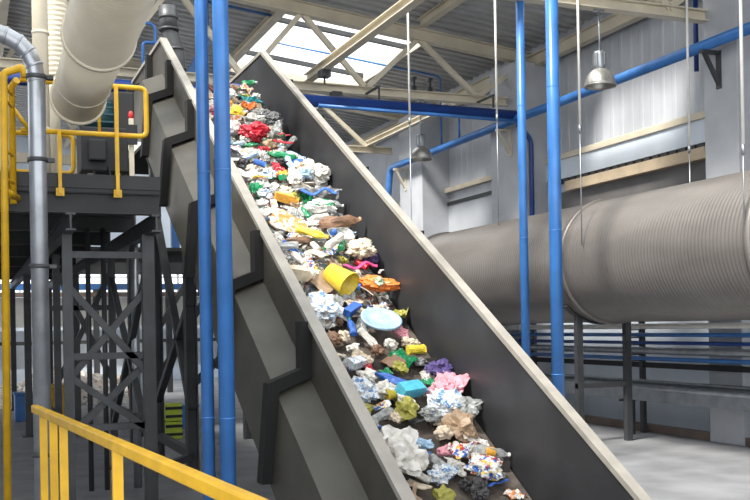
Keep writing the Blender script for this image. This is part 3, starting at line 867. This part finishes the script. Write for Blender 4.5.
bm = B()
nx, ny = 46, 190
g = []
for j in range(ny+1):
    y = 9.78 + (15.6-9.78)*j/ny
    row = []
    for i in range(nx+1):
        x = 2.67 + (4.185-2.67)*i/nx
        z = heapz(x, y) - .05 + .05*noise.noise(Vector((x*11, y*11, 1))) + .03*noise.noise(Vector((x*26, y*26, 7)))
        if j == 0: z = zb(y) + .01
        row.append(bm.verts.new((x, y, max(z, zb(min(y, YBT))+.008))))
    g.append(row)
for j in range(ny):
    for i in range(nx): bm.faces.new((g[j][i], g[j][i+1], g[j+1][i+1], g[j+1][i]))
heap_o = solo('loose_rubbish', bm, PATCH, 'bed of small mixed rubbish scraps filling the upper half of the conveyor belt', 'rubbish', kind='stuff')

# --- shapes, built at unit length 1 in x, lying on z=0 (centre), copies share the mesh
def bag_mesh(seed, sx=1, sy=.8, sz=.5, det=3, rough=.34):
    bm = B()
    bmesh.ops.create_icosphere(bm, subdivisions=det, radius=.5)
    for v in bm.verts:
        n = v.co.normalized()
        q = n*1.6 + Vector((seed*3.1, seed*1.7, seed))
        r = 1 + rough*1.2*noise.noise(q) + rough*.9*abs(noise.noise(q*2.3)) - rough*.5*abs(noise.noise(q*4.7)) - rough*.38*abs(noise.noise(q*6.5 + Vector((3,1,2)))) + .16*noise.noise(q*11)
        v.co = Vector((n.x*sx, n.y*sy, n.z*sz))*.5*r
    return bm
def sheet_mesh(seed, sx=1, sy=.7, amp=.16, n=12, thick=.012, fold=0.0):
    bm = B()
    T, U = [], []
    for i in range(n+1):
        a, b = [], []
        for j in range(n+1):
            u, v = i/n-.5, j/n-.5
            q = Vector((u*2.6+seed*2.3, v*2.6, seed))
            z = amp*(noise.noise(q) + .8*abs(noise.noise(q*2.1)) - .4) + fold*abs(u)*1.2
            k = 1 + .25*noise.noise(q*1.4+Vector((5,1,0)))
            x, y = u*sx*k, v*sy*(1 + .25*noise.noise(q*1.3+Vector((0,7,2))))
            a.append(bm.verts.new((x, y, z+thick/2))); b.append(bm.verts.new((x, y, z-thick/2)))
        T.append(a); U.append(b)
    for i in range(n):
        for j in range(n):
            bm.faces.new((T[i][j], T[i+1][j], T[i+1][j+1], T[i][j+1]))
            bm.faces.new((U[i][j], U[i][j+1], U[i+1][j+1], U[i+1][j]))
    for i in range(n):
        bm.faces.new((T[i][0], U[i][0], U[i+1][0], T[i+1][0])); bm.faces.new((T[i][n], T[i+1][n], U[i+1][n], U[i][n]))
        bm.faces.new((T[0][i], T[0][i+1], U[0][i+1], U[0][i])); bm.faces.new((T[n][i], U[n][i], U[n][i+1], T[n][i+1]))
    return bm
def axlathe(prof, n=14, seed=0, crush=0.0, flat=1.0):
    """lathe about the x axis"""
    bm = B()
    rings = []
    for x, r in prof:
        ring = []
        for j in range(n):
            a = 2*PI*j/n
            q = Vector((x*3+seed*5.3, math.cos(a)*1.3, math.sin(a)*1.3+seed))
            rr = r*(1 + crush*noise.noise(q) - crush*.7*abs(noise.noise(q*2)))
            ring.append(bm.verts.new((x, rr*math.cos(a), rr*math.sin(a)*flat)))
        rings.append(ring)
    for a, b in zip(rings, rings[1:]):
        for j in range(n):
            f = bm.faces.new((a[j], a[(j+1)%n], b[(j+1)%n], b[j])); f.smooth = crush < .2
    bm.faces.new(rings[0][::-1]); bm.faces.new(rings[-1])
    return bm
BOT = [(-.5,.10),(-.48,.135),(-.42,.145),(-.3,.14),(-.18,.145),(-.05,.14),(.08,.145),(.2,.14),(.28,.12),(.36,.07),(.42,.045),(.455,.045)]
def bottle_mesh(seed, crush=.45): return axlathe(BOT, 14, seed, crush, .85)
def cap_mesh(): return axlathe([(.44,.052),(.445,.058),(.495,.058),(.50,.05)], 12)
def label_mesh(): return axlathe([(-.22,.147),(-.20,.150),(.02,.150),(.04,.147)], 14, 0, .12, .85)
def can_mesh(seed): return axlathe([(-.5,.25),(-.48,.28),(-.45,.27),(-.15,.265),(.15,.26),(.45,.27),(.48,.28),(.5,.25)], 16, seed, .22, .9)
def carton_mesh(seed):
    bm = B()
    vs = []
    for x, hh in ((-.5,.17),(.28,.17),(.42,.05),(.5,.045)):
        vs.append([bm.verts.new((x+.02*TW.uniform(-1,1), y*(.17 if hh > .1 or True else .1), z*hh + .02*TW.uniform(-1,1))) for y, z in ((-1,-1),(1,-1),(1,1),(-1,1))])
    for a, b in zip(vs, vs[1:]):
        for j in range(4): bm.faces.new((a[j], a[(j+1)%4], b[(j+1)%4], b[j]))
    bm.faces.new(vs[0][::-1]); bm.faces.new(vs[-1])
    return bm
def tub_mesh(d=.7, r0=.34, r1=.46, wall=.03, n=24):
    """open tub, opening towards +x"""
    bm = B()
    prof = [(-d/2, r0),(d/2-.05, r1),(d/2-.05, r1+.03),(d/2, r1+.03),(d/2, r1-wall),(-d/2+wall, r0-wall)]
    rings = [[bm.verts.new((x, r*math.cos(2*PI*j/n), r*math.sin(2*PI*j/n))) for j in range(n)] for x, r in prof]
    for a, b in zip(rings, rings[1:]):
        for j in range(n):
            f = bm.faces.new((a[j], a[(j+1)%n], b[(j+1)%n], b[j])); f.smooth = True
    bm.faces.new(rings[0][::-1]); bm.faces.new(rings[-1])
    return bm
def lid_mesh(n=32):
    bm = B()
    prof = [(-.02,.44),(-.03,.5),(.03,.5),(.035,.45),(.0,.42),(.03,.15),(.035,.02)]
    rings = [[bm.verts.new((r*math.cos(2*PI*j/n), r*math.sin(2*PI*j/n)*.95, z)) for j in range(n)] for z, r in prof]
    for a, b in zip(rings, rings[1:]):
        for j in range(n):
            f = bm.faces.new((a[j], a[(j+1)%n], b[(j+1)%n], b[j])); f.smooth = True
    bm.faces.new(rings[0]); bm.faces.new(rings[-1])
    return bm
def tray_mesh(seed):
    bm = B()
    rows = []
    for k, (sx, sy, z) in enumerate(((.36,.22,-.08),(.5,.33,.08),(.54,.36,.085),(.5,.33,.06),(.35,.21,-.065))):
        rows.append([bm.verts.new((sx*math.copysign(abs(math.cos(a))**.5, math.cos(a)), sy*math.copysign(abs(math.sin(a))**.5, math.sin(a)), z+.03*noise.noise(Vector((a, seed, k))))) for a in [2*PI*(j+.5)/20 for j in range(20)]])
    for a, b in zip(rows, rows[1:]):
        for j in range(20): bm.faces.new((a[j], a[(j+1)%20], b[(j+1)%20], b[j]))
    bm.faces.new(rows[0][::-1]); bm.faces.new(rows[-1])
    return bm
def card_mesh(seed): return sheet_mesh(seed, 1, .75, .05, 5, .04, .12*((seed % 3)-1))
def strip_mesh(seed):
    bm = B()
    pts = []
    for i in range(13):
        t = i/12-.5
        pts.append((t, .16*noise.noise(Vector((t*3, seed, 0))), .12*noise.noise(Vector((t*3, seed, 9)))))
    for p, q in zip(pts, pts[1:]): bar(bm, p, q, .12, .03)
    bmesh.ops.remove_doubles(bm, verts=bm.verts, dist=.001)
    return bm

def mesh_of(bm, name, m):
    bmesh.ops.recalc_face_normals(bm, faces=bm.faces[:])
    me = bpy.data.meshes.new(name); bm.to_mesh(me); bm.free(); me.materials.append(m); return me

# --- colours
def tm(name, col, rough=.45, col2=None, alpha=1, scale=7.0): return pm('rubbish_'+name, col, rough, 0, .10, scale, .25, 14, col2, alpha)
TM = {
 'white': tm('white', (.76,.74,.70), .45, (.44,.41,.36), 1, 3.5), 'clear': tm('clear', (.50,.52,.51), .18, (.30,.31,.30), .66),
 'grey': tm('grey', (.26,.26,.26), .4, (.13,.13,.13)), 'dark': tm('dark', (.035,.033,.035), .4), 'beige': tm('beige', (.60,.50,.38)),
 'cream': tm('cream', (.74,.66,.52), .5, (.50,.41,.30), 1, 3.5), 'brown': tm('brown', (.20,.11,.065)), 'tan': tm('tan', (.36,.25,.16)),
 'green': tm('green', (.01,.22,.085), .25), 'pale green': tm('pale_green', (.40,.52,.36), .35), 'teal': tm('teal', (.03,.30,.32), .35),
 'blue': tm('blue', (.03,.12,.45), .35), 'pale blue': tm('pale_blue', (.36,.52,.68), .35), 'cyan': tm('cyan', (.10,.50,.68), .35),
 'red': tm('red', (.46,.012,.03), .35), 'orange': tm('orange', (.75,.20,.03), .4), 'amber': tm('amber', (.75,.36,.04), .4),
 'yellow': tm('yellow', (.80,.60,.05), .4), 'pink': tm('pink', (.70,.30,.36), .4), 'magenta': tm('magenta', (.60,.06,.22), .4),
 'purple': tm('purple', (.10,.07,.22), .35), 'olive': tm('olive', (.34,.32,.06), .5),
 'printed': patch_mat('rubbish_printed', [(.74,.73,.70),(.65,.62,.55),(.50,.05,.05),(.74,.73,.70),(.05,.15,.45),(.70,.68,.62),(.75,.5,.08)], 8, .4, 0),
 'orange and white': patch_mat('rubbish_orange_white', [(.75,.74,.70),(.70,.22,.05),(.72,.70,.66),(.60,.30,.12)], 8, .4, 0),
 'blue and white': patch_mat('rubbish_blue_white', [(.66,.67,.68),(.52,.55,.58),(.10,.22,.45),(.64,.66,.68),(.34,.46,.58),(.66,.67,.68),(.45,.47,.5)], 8, .35, 0),
 'green and white': patch_mat('rubbish_green_white', [(.75,.75,.72),(.03,.28,.12),(.75,.75,.72),(.62,.60,.55)], 8, .35, 0),
}
SHAPES = {}
def shapes(kind):
    if kind in SHAPES: return SHAPES[kind]
    f = {'plastic_bag': lambda s: bag_mesh(s, 1, .8, .5, 4, .5), 'paper_wad': lambda s: bag_mesh(s+20, .95, .85, .62, 3, .55),
         'film_wrapper': lambda s: sheet_mesh(s, 1, .6, .30), 'paper_sheet': lambda s: sheet_mesh(s+9, 1, .75, .16),
         'cardboard_piece': card_mesh, 'plastic_bottle': lambda s: bottle_mesh(s), 'drink_can': can_mesh, 'drink_carton': carton_mesh,
         'food_tray': tray_mesh, 'film_strip': strip_mesh, 'plastic_tub': lambda s: tub_mesh(), 'round_lid': lambda s: lid_mesh()}[kind]
    k = {'plastic_tub': 1, 'round_lid': 1, 'drink_can': 2, 'food_tray': 2}.get(kind, 4)
    SHAPES[kind] = [mesh_of(f(s+1), kind, TM['white']) for s in range(k)]
    return SHAPES[kind]
CAP = mesh_of(cap_mesh(), 'cap', TM['white']); LAB = mesh_of(label_mesh(), 'label_band', TM['white'])
def with_mat(name, me, col):
    o = bpy.data.objects.new(name, me); C.objects.link(o)
    o.material_slots[0].link = 'OBJECT'; o.material_slots[0].material = TM[col]
    return o
TILT = Matrix.Rotation(INC, 4, 'X')
NRM = Vector((0, -math.sin(INC), math.cos(INC)))
def put(kind, col, x, y, size, label, cat, yaw=None, tilt=.25, lift=None, group=None, sc=(1,1,1), var=None, cap=None, band=None):
    if group is None: size *= .84
    me = shapes(kind)[var if var is not None else TW.randrange(len(shapes(kind)))]
    o = with_mat(kind, me, col)
    yaw = TW.uniform(0, 2*PI) if yaw is None else math.radians(yaw)
    R = TILT @ Matrix.Rotation(yaw, 4, 'Z') @ Matrix.Rotation(TW.uniform(-tilt, tilt), 4, 'X') @ Matrix.Rotation(TW.uniform(-tilt, tilt), 4, 'Y')
    p = Vector((x, y, heapz(x, y))) + NRM*(size*.16 if lift is None else lift)
    o.matrix_world = Matrix.Translation(p) @ R @ Matrix.Diagonal((size*sc[0], size*sc[1], size*sc[2], 1))
    tag(o, label, cat, group)
    if cap:
        c = with_mat('cap', CAP, cap); c.parent = o; c['label'] = cap + ' bottle cap'
    if band:
        c = with_mat('label_band', LAB, band); c.parent = o
    return o

HERO = []     # (x, y, short phrase) used to say where the small pieces lie
def hero(phrase, *a, **k):
    HERO.append((a[2], a[3], phrase)); return put(*a, **k)
hero('the teal wrapper', 'film_wrapper', 'teal', 3.80, 14.02, .40, 'teal film wrapper lying at the very top of the rubbish heap', 'wrapper', yaw=10, lift=.10)
hero('the orange wrapper', 'film_wrapper', 'orange', 3.71, 13.72, .30, 'orange film wrapper just below the teal one near the heap top', 'wrapper', yaw=25, lift=.10)
hero('the grey bag', 'plastic_bag', 'grey', 3.96, 13.50, .40, 'crumpled grey bag near the heap top against the right panel', 'bag', lift=.12)
hero('the red bag', 'plastic_bag', 'red', 3.50, 12.85, .42, 'large crumpled red bag, the only red one on the upper belt', 'bag', lift=.12, sc=(1,1,1.2))
hero('the tall clear bottle', 'plastic_bottle', 'clear', 3.88, 12.98, .42, 'crushed clear bottle standing out right of the red bag', 'bottle', yaw=70, lift=.10, cap='white')
hero('the yellow bag', 'plastic_bag', 'yellow', 3.44, 13.40, .26, 'crumpled yellow bag beside the blue column pair near the heap top', 'bag', lift=.08)
hero('the amber wad', 'paper_wad', 'amber', 3.40, 13.72, .20, 'small amber wad at the top left of the heap', 'paper', lift=.06)
hero('the square white sheet', 'paper_sheet', 'cream', 3.20, 12.38, .34, 'square cream sheet beside the left panel below the red bag', 'paper', yaw=5, tilt=.1, lift=.10)
hero('the white tangled bag', 'plastic_bag', 'white', 3.66, 13.33, .30, 'white crumpled bag left of the grey bag near the heap top', 'bag', lift=.09)
hero('the green bottle pair', 'plastic_bottle', 'green', 3.68, 12.20, .44, 'crushed shiny green bottle below the red bag, left of two', 'bottle', yaw=150, lift=.10, cap='green')
put('plastic_bottle', 'green', 3.86, 12.17, .40, 'crushed shiny green bottle below the red bag, right of two', 'bottle', yaw=20, lift=.10, cap='green')
hero('the teal can', 'drink_can', 'teal', 3.95, 12.22, .20, 'small teal can right of the two green bottles', 'can', yaw=40, lift=.10)
hero('the big pale bag', 'plastic_bag', 'white', 4.0, 11.95, .58, 'biggest pale plastic bag, leaning on the right panel on the upper belt', 'bag', yaw=110, lift=.16, sc=(1,.7,1))
hero('the amber packet', 'film_wrapper', 'amber', 3.60, 11.80, .24, 'amber packet in the middle of the belt below the green bottles', 'wrapper', lift=.09)
hero('the blue packet', 'paper_wad', 'pale blue', 3.81, 11.72, .24, 'pale blue packet beside the biggest pale bag', 'packet', lift=.10)
hero('the upright white bag', 'plastic_bag', 'white', 3.67, 11.62, .36, 'upright white bag just left of the pale blue packet', 'bag', yaw=80, lift=.12, sc=(1,.65,1))
hero('the dark green film', 'film_wrapper', 'green', 3.12, 11.43, .32, 'dark green film against the left panel on the upper belt', 'wrapper', lift=.09)
hero('the amber carton', 'drink_carton', 'amber', 3.43, 11.18, .34, 'amber drink carton left of the long grey sheet', 'carton', yaw=-10, lift=.10)
hero('the long grey sheet', 'film_wrapper', 'grey', 3.82, 11.26, .62, 'long folded grey sheet running across the belt centre', 'wrapper', yaw=-18, lift=.10, sc=(1,.5,.7))
hero('the blue strip', 'film_strip', 'blue', 3.80, 11.14, .50, 'blue strip lying on the long grey sheet', 'strip', yaw=-18, lift=.17)
hero('the clear bottle', 'plastic_bottle', 'clear', 3.92, 11.08, .40, 'clear crushed bottle with green band below the long grey sheet', 'bottle', yaw=-15, lift=.11, cap='white', band='green')
hero('the printed white sheet', 'paper_sheet', 'white', 3.16, 10.86, .48, 'large white crumpled sheet beside the left panel at mid belt', 'paper', yaw=20, lift=.13)
hero('the torn cream card', 'cardboard_piece', 'orange and white', 3.26, 10.60, .46, 'torn cream card with orange stains left of the belt centre', 'cardboard', yaw=-30, lift=.13)
hero('the small green bottle', 'plastic_bottle', 'green', 3.55, 10.88, .26, 'small green bottle above the long brown bottle', 'bottle', yaw=100, lift=.11, cap='white')
hero('the white and green bag', 'plastic_bag', 'green and white', 3.74, 10.90, .40, 'white bag with green print above the long brown bottle', 'bag', yaw=0, lift=.12, sc=(1,.6,.8))
hero('the grey film ball', 'paper_wad', 'grey', 4.0, 10.92, .28, 'grey film ball against the right panel level with green print bag', 'wad', lift=.10)
hero('the long brown bottle', 'plastic_bottle', 'brown', 3.88, 10.60, .58, 'long brown bottle lying across the belt near the right panel', 'bottle', yaw=4, lift=.11, sc=(1,1.2,1.2), cap='tan')
hero('the yellow bottle', 'plastic_bottle', 'yellow', 3.42, 10.27, .44, 'long yellow bottle pointing down the belt above the yellow bucket', 'bottle', yaw=-38, lift=.15, cap='yellow')
hero('the white bottle', 'plastic_bottle', 'white', 3.60, 10.12, .40, 'white bottle with a green cap beside the yellow bottle', 'bottle', yaw=215, lift=.17, cap='green')
hero('the clear tray', 'food_tray', 'clear', 3.79, 10.38, .34, 'clear food tray below the long brown bottle', 'tray', yaw=10, lift=.11)
hero('the blue pot', 'plastic_tub', 'blue', 3.70, 10.38, .09, 'tiny blue pot lying in the clear food tray', 'tub', lift=.15)
hero('the bottle green jar', 'plastic_bottle', 'green', 3.74, 10.20, .36, 'bottle green crushed bottle between white bottle and beige bag', 'bottle', yaw=60, lift=.12, cap='green')
hero('the beige bag', 'plastic_bag', 'cream', 3.95, 10.18, .38, 'rounded beige bag right of the bottle green bottle', 'bag', yaw=25, lift=.14)
hero('the magenta strip', 'film_strip', 'magenta', 3.86, 9.96, .42, 'magenta strip lying below the rounded beige bag', 'strip', yaw=-4, lift=.12)
hero('the yellow bucket', 'plastic_tub', 'yellow', 3.55, 9.80, .46, 'open yellow bucket on its side, largest yellow piece of rubbish', 'bucket', yaw=-62, tilt=.05, lift=.17, sc=(1.1,.75,.75))
hero('the orange and green bag', 'plastic_bag', 'orange', 4.0, 9.82, .46, 'orange bag by the right panel level with the yellow bucket', 'bag', yaw=-20, lift=.14, sc=(1,.6,.7))
put('paper_wad', 'pale green', 3.96, 9.76, .14, 'pale green scrap stuck on the orange bag by the right panel', 'scrap', lift=.24)
hero('the green capped bottle', 'plastic_bottle', 'clear', 3.05, 10.16, .42, 'clear bottle with a green cap against the left panel', 'bottle', yaw=165, lift=.13, cap='green')
hero('the cream carton', 'drink_carton', 'cream', 3.12, 9.86, .42, 'cream drink carton against the left panel beside the yellow bucket', 'carton', yaw=15, lift=.16)
hero('the white hook scrap', 'film_strip', 'white', 4.10, 10.02, .26, 'curled white strip against the right panel above the orange bag', 'strip', yaw=60, lift=.16)
hero('the dark blue bag', 'plastic_bag', 'purple', 4.05, 10.30, .30, 'dark blue purple bag against the right panel by the beige bag', 'bag', lift=.12)
hero('the blue pack', 'drink_carton', 'blue', 3.56, 9.42, .28, 'blue carton on the bare belt below the yellow bucket', 'carton', yaw=40, lift=.09)
hero('the pale blue bags', 'plastic_bag', 'blue and white', 3.26, 9.42, .42, 'blue and white bag by the left panel below the heap step', 'bag', yaw=80, lift=.12)
hero('the round lid', 'round_lid', 'pale blue', 3.76, 9.18, .50, 'large round pale blue lid on the middle of the belt', 'lid', tilt=.1, lift=.13)
hero('the yellow film', 'film_wrapper', 'olive', 4.08, 9.45, .30, 'olive yellow film against the right panel level with the round lid', 'wrapper', lift=.10)
hero('the blue and white carton', 'drink_carton', 'blue and white', 3.30, 8.62, .30, 'blue and white carton left of the belt centre below the round lid', 'carton', yaw=30, lift=.08)
hero('the yellow can', 'drink_can', 'yellow', 3.98, 8.82, .22, 'yellow drink can below and right of the round lid', 'can', yaw=5, lift=.08)
hero('the cyan carton', 'drink_carton', 'cyan', 3.66, 8.22, .40, 'cyan drink carton lying across the lower belt', 'carton', yaw=20, lift=.09)
hero('the yellow lid', 'plastic_tub', 'yellow', 3.44, 8.18, .13, 'small yellow pot at the left end of the cyan carton', 'tub', lift=.07)
hero('the white and blue wad', 'paper_wad', 'blue and white', 3.18, 8.22, .32, 'blue and white wad by the left panel level with the cyan carton', 'wad', lift=.10)
hero('the clear red bag', 'plastic_bag', 'pink', 4.0, 8.22, .42, 'pale pink bag by the right panel on the lower belt', 'bag', yaw=30, lift=.12)
hero('the purple bag', 'plastic_bag', 'purple', 4.06, 8.50, .30, 'purple grey bag by the right panel above the pale pink bag', 'bag', lift=.12)
hero('the blue printed bag', 'plastic_bag', 'blue and white', 3.86, 7.98, .40, 'blue and white bag below the pale pink bag on the lower belt', 'bag', yaw=70, lift=.11)
hero('the silvery clear bag', 'plastic_bag', 'clear', 4.03, 7.96, .36, 'silvery clear bag by the right panel on the lower belt', 'bag', lift=.12)
hero('the brown paper', 'paper_wad', 'tan', 3.88, 7.70, .36, 'crumpled brown paper by the silvery clear bag', 'paper', yaw=-30, lift=.11)
hero('the amber label bottle', 'plastic_bottle', 'clear', 4.02, 7.42, .40, 'clear bottle with an amber label near the belt foot', 'bottle', yaw=-8, lift=.10, cap='white', band='amber')
hero('the printed wrapper', 'film_wrapper', 'printed', 3.80, 7.46, .34, 'multicoloured printed wrapper near the belt foot', 'wrapper', yaw=10, lift=.09)
hero('the pink printed bag', 'plastic_bag', 'printed', 3.86, 7.24, .34, 'multicoloured printed bag at the foot of the belt', 'bag', yaw=0, lift=.10)
hero('the large white sack', 'plastic_bag', 'white', 3.12, 7.40, .62, 'large white sack by the left panel at the belt foot', 'bag', yaw=60, lift=.15)
hero('the olive wad', 'paper_wad', 'olive', 3.50, 7.98, .28, 'olive yellow wad below the cyan carton', 'wad', lift=.09)

# --- the many smaller pieces: copies of the same shapes, each named by colour and by its nearest landmark
KIND = {'plastic_bag': ('bag', 'crumpled {} bag'), 'paper_wad': ('wad', '{} paper wad'), 'film_wrapper': ('wrapper', '{} film wrapper'),
        'paper_sheet': ('paper', '{} paper sheet'), 'cardboard_piece': ('cardboard', '{} cardboard piece'), 'plastic_bottle': ('bottle', 'crushed {} bottle'),
        'drink_can': ('can', '{} drink can'), 'drink_carton': ('carton', '{} drink carton'), 'food_tray': ('tray', '{} food tray'), 'film_strip': ('strip', '{} strip')}
PAL = {'plastic_bag': ['white','white','clear','clear','grey','pale blue','dark','cream','printed','blue and white'],
       'paper_wad': ['dark','brown','white','cream','tan','beige','white','grey','brown','pink','olive'],
       'film_wrapper': ['dark','tan','white','clear','grey','printed','orange and white','green','white','blue','clear','red','dark'],
       'paper_sheet': ['white','cream','white','printed','beige','grey'], 'cardboard_piece': ['beige','tan','cream','brown','white'],
       'plastic_bottle': ['clear','clear','green','pale blue','white','clear','brown','blue'],
       'drink_can': ['red','grey','blue','white'], 'drink_carton': ['white','printed','orange and white','green and white'],
       'food_tray': ['white','clear','dark','cream'], 'film_strip': ['white','red','yellow','tan','dark','blue']}
WEI = [('plastic_bag',20),('paper_wad',24),('film_wrapper',20),('paper_sheet',10),('cardboard_piece',8),('plastic_bottle',12),('drink_can',4),('drink_carton',5),('food_tray',3),('film_strip',4)]
pool = [k for k, n in WEI for _ in range(n)]
spots = []
tries = 0
while len(spots) < 330 and tries < 40000:
    tries += 1
    y = TW.uniform(7.0, 14.5)
    x = TW.uniform(2.80, 4.06)
    if y < 9.8 and TW.random() < .66: continue
    if min((math.hypot(x-a, y-b) for a, b in spots), default=9) < .118: continue
    if min(math.hypot(x-a, (y-b)) for a, b, _ in HERO) < .10: continue
    spots.append((x, y))
seen = {}
fill = []
for x, y in spots:
    kind = TW.choice(pool); col = TW.choice(PAL[kind])
    hx, hy, ph = min(HERO, key=lambda h: math.hypot(x-h[0], y-h[1]))
    dx, dy = x-hx, y-hy
    d = ('right of' if dx > 0 else 'left of') if abs(dx) > abs(dy)*.8 else ('above' if dy > 0 else 'below')
    base = KIND[kind][1].format(col)
    fill.append([x, y, kind, col, base, d, ph, math.hypot(dx, dy)])
ORD = ['', 'second ', 'third ', 'fourth ', 'fifth ']
fill.sort(key=lambda f: f[7])
for x, y, kind, col, base, d, ph, dist in fill:
    k = (base, d, ph); n = seen.get(k, 0); seen[k] = n+1
    lab = ('small ' + base + ' ' + ('nearest ' if n == 0 else ORD[min(n, 4)] + 'nearest ') + d + ' ' + ph).replace('nearest right of', 'just right of').replace('nearest left of', 'just left of').replace('nearest above', 'just above').replace('nearest below', 'just below')
    if n: lab = 'small ' + base + ' ' + d + ' ' + ph + ', ' + ORD[min(n, 4)] + 'closest to it'
    size = {'plastic_bag': .25, 'paper_wad': .19, 'film_wrapper': .27, 'paper_sheet': .27, 'cardboard_piece': .27, 'plastic_bottle': .36, 'drink_can': .17, 'drink_carton': .27, 'food_tray': .23, 'film_strip': .30}[kind]*TW.uniform(.55, .98)
    put(kind, col, x, y, size, lab, KIND[kind][0], tilt=.5, lift=size*.16+TW.uniform(0, .03), group='small pieces of rubbish on the conveyor belt',
        cap=TW.choice(['white','green','blue']) if kind == 'plastic_bottle' else None)
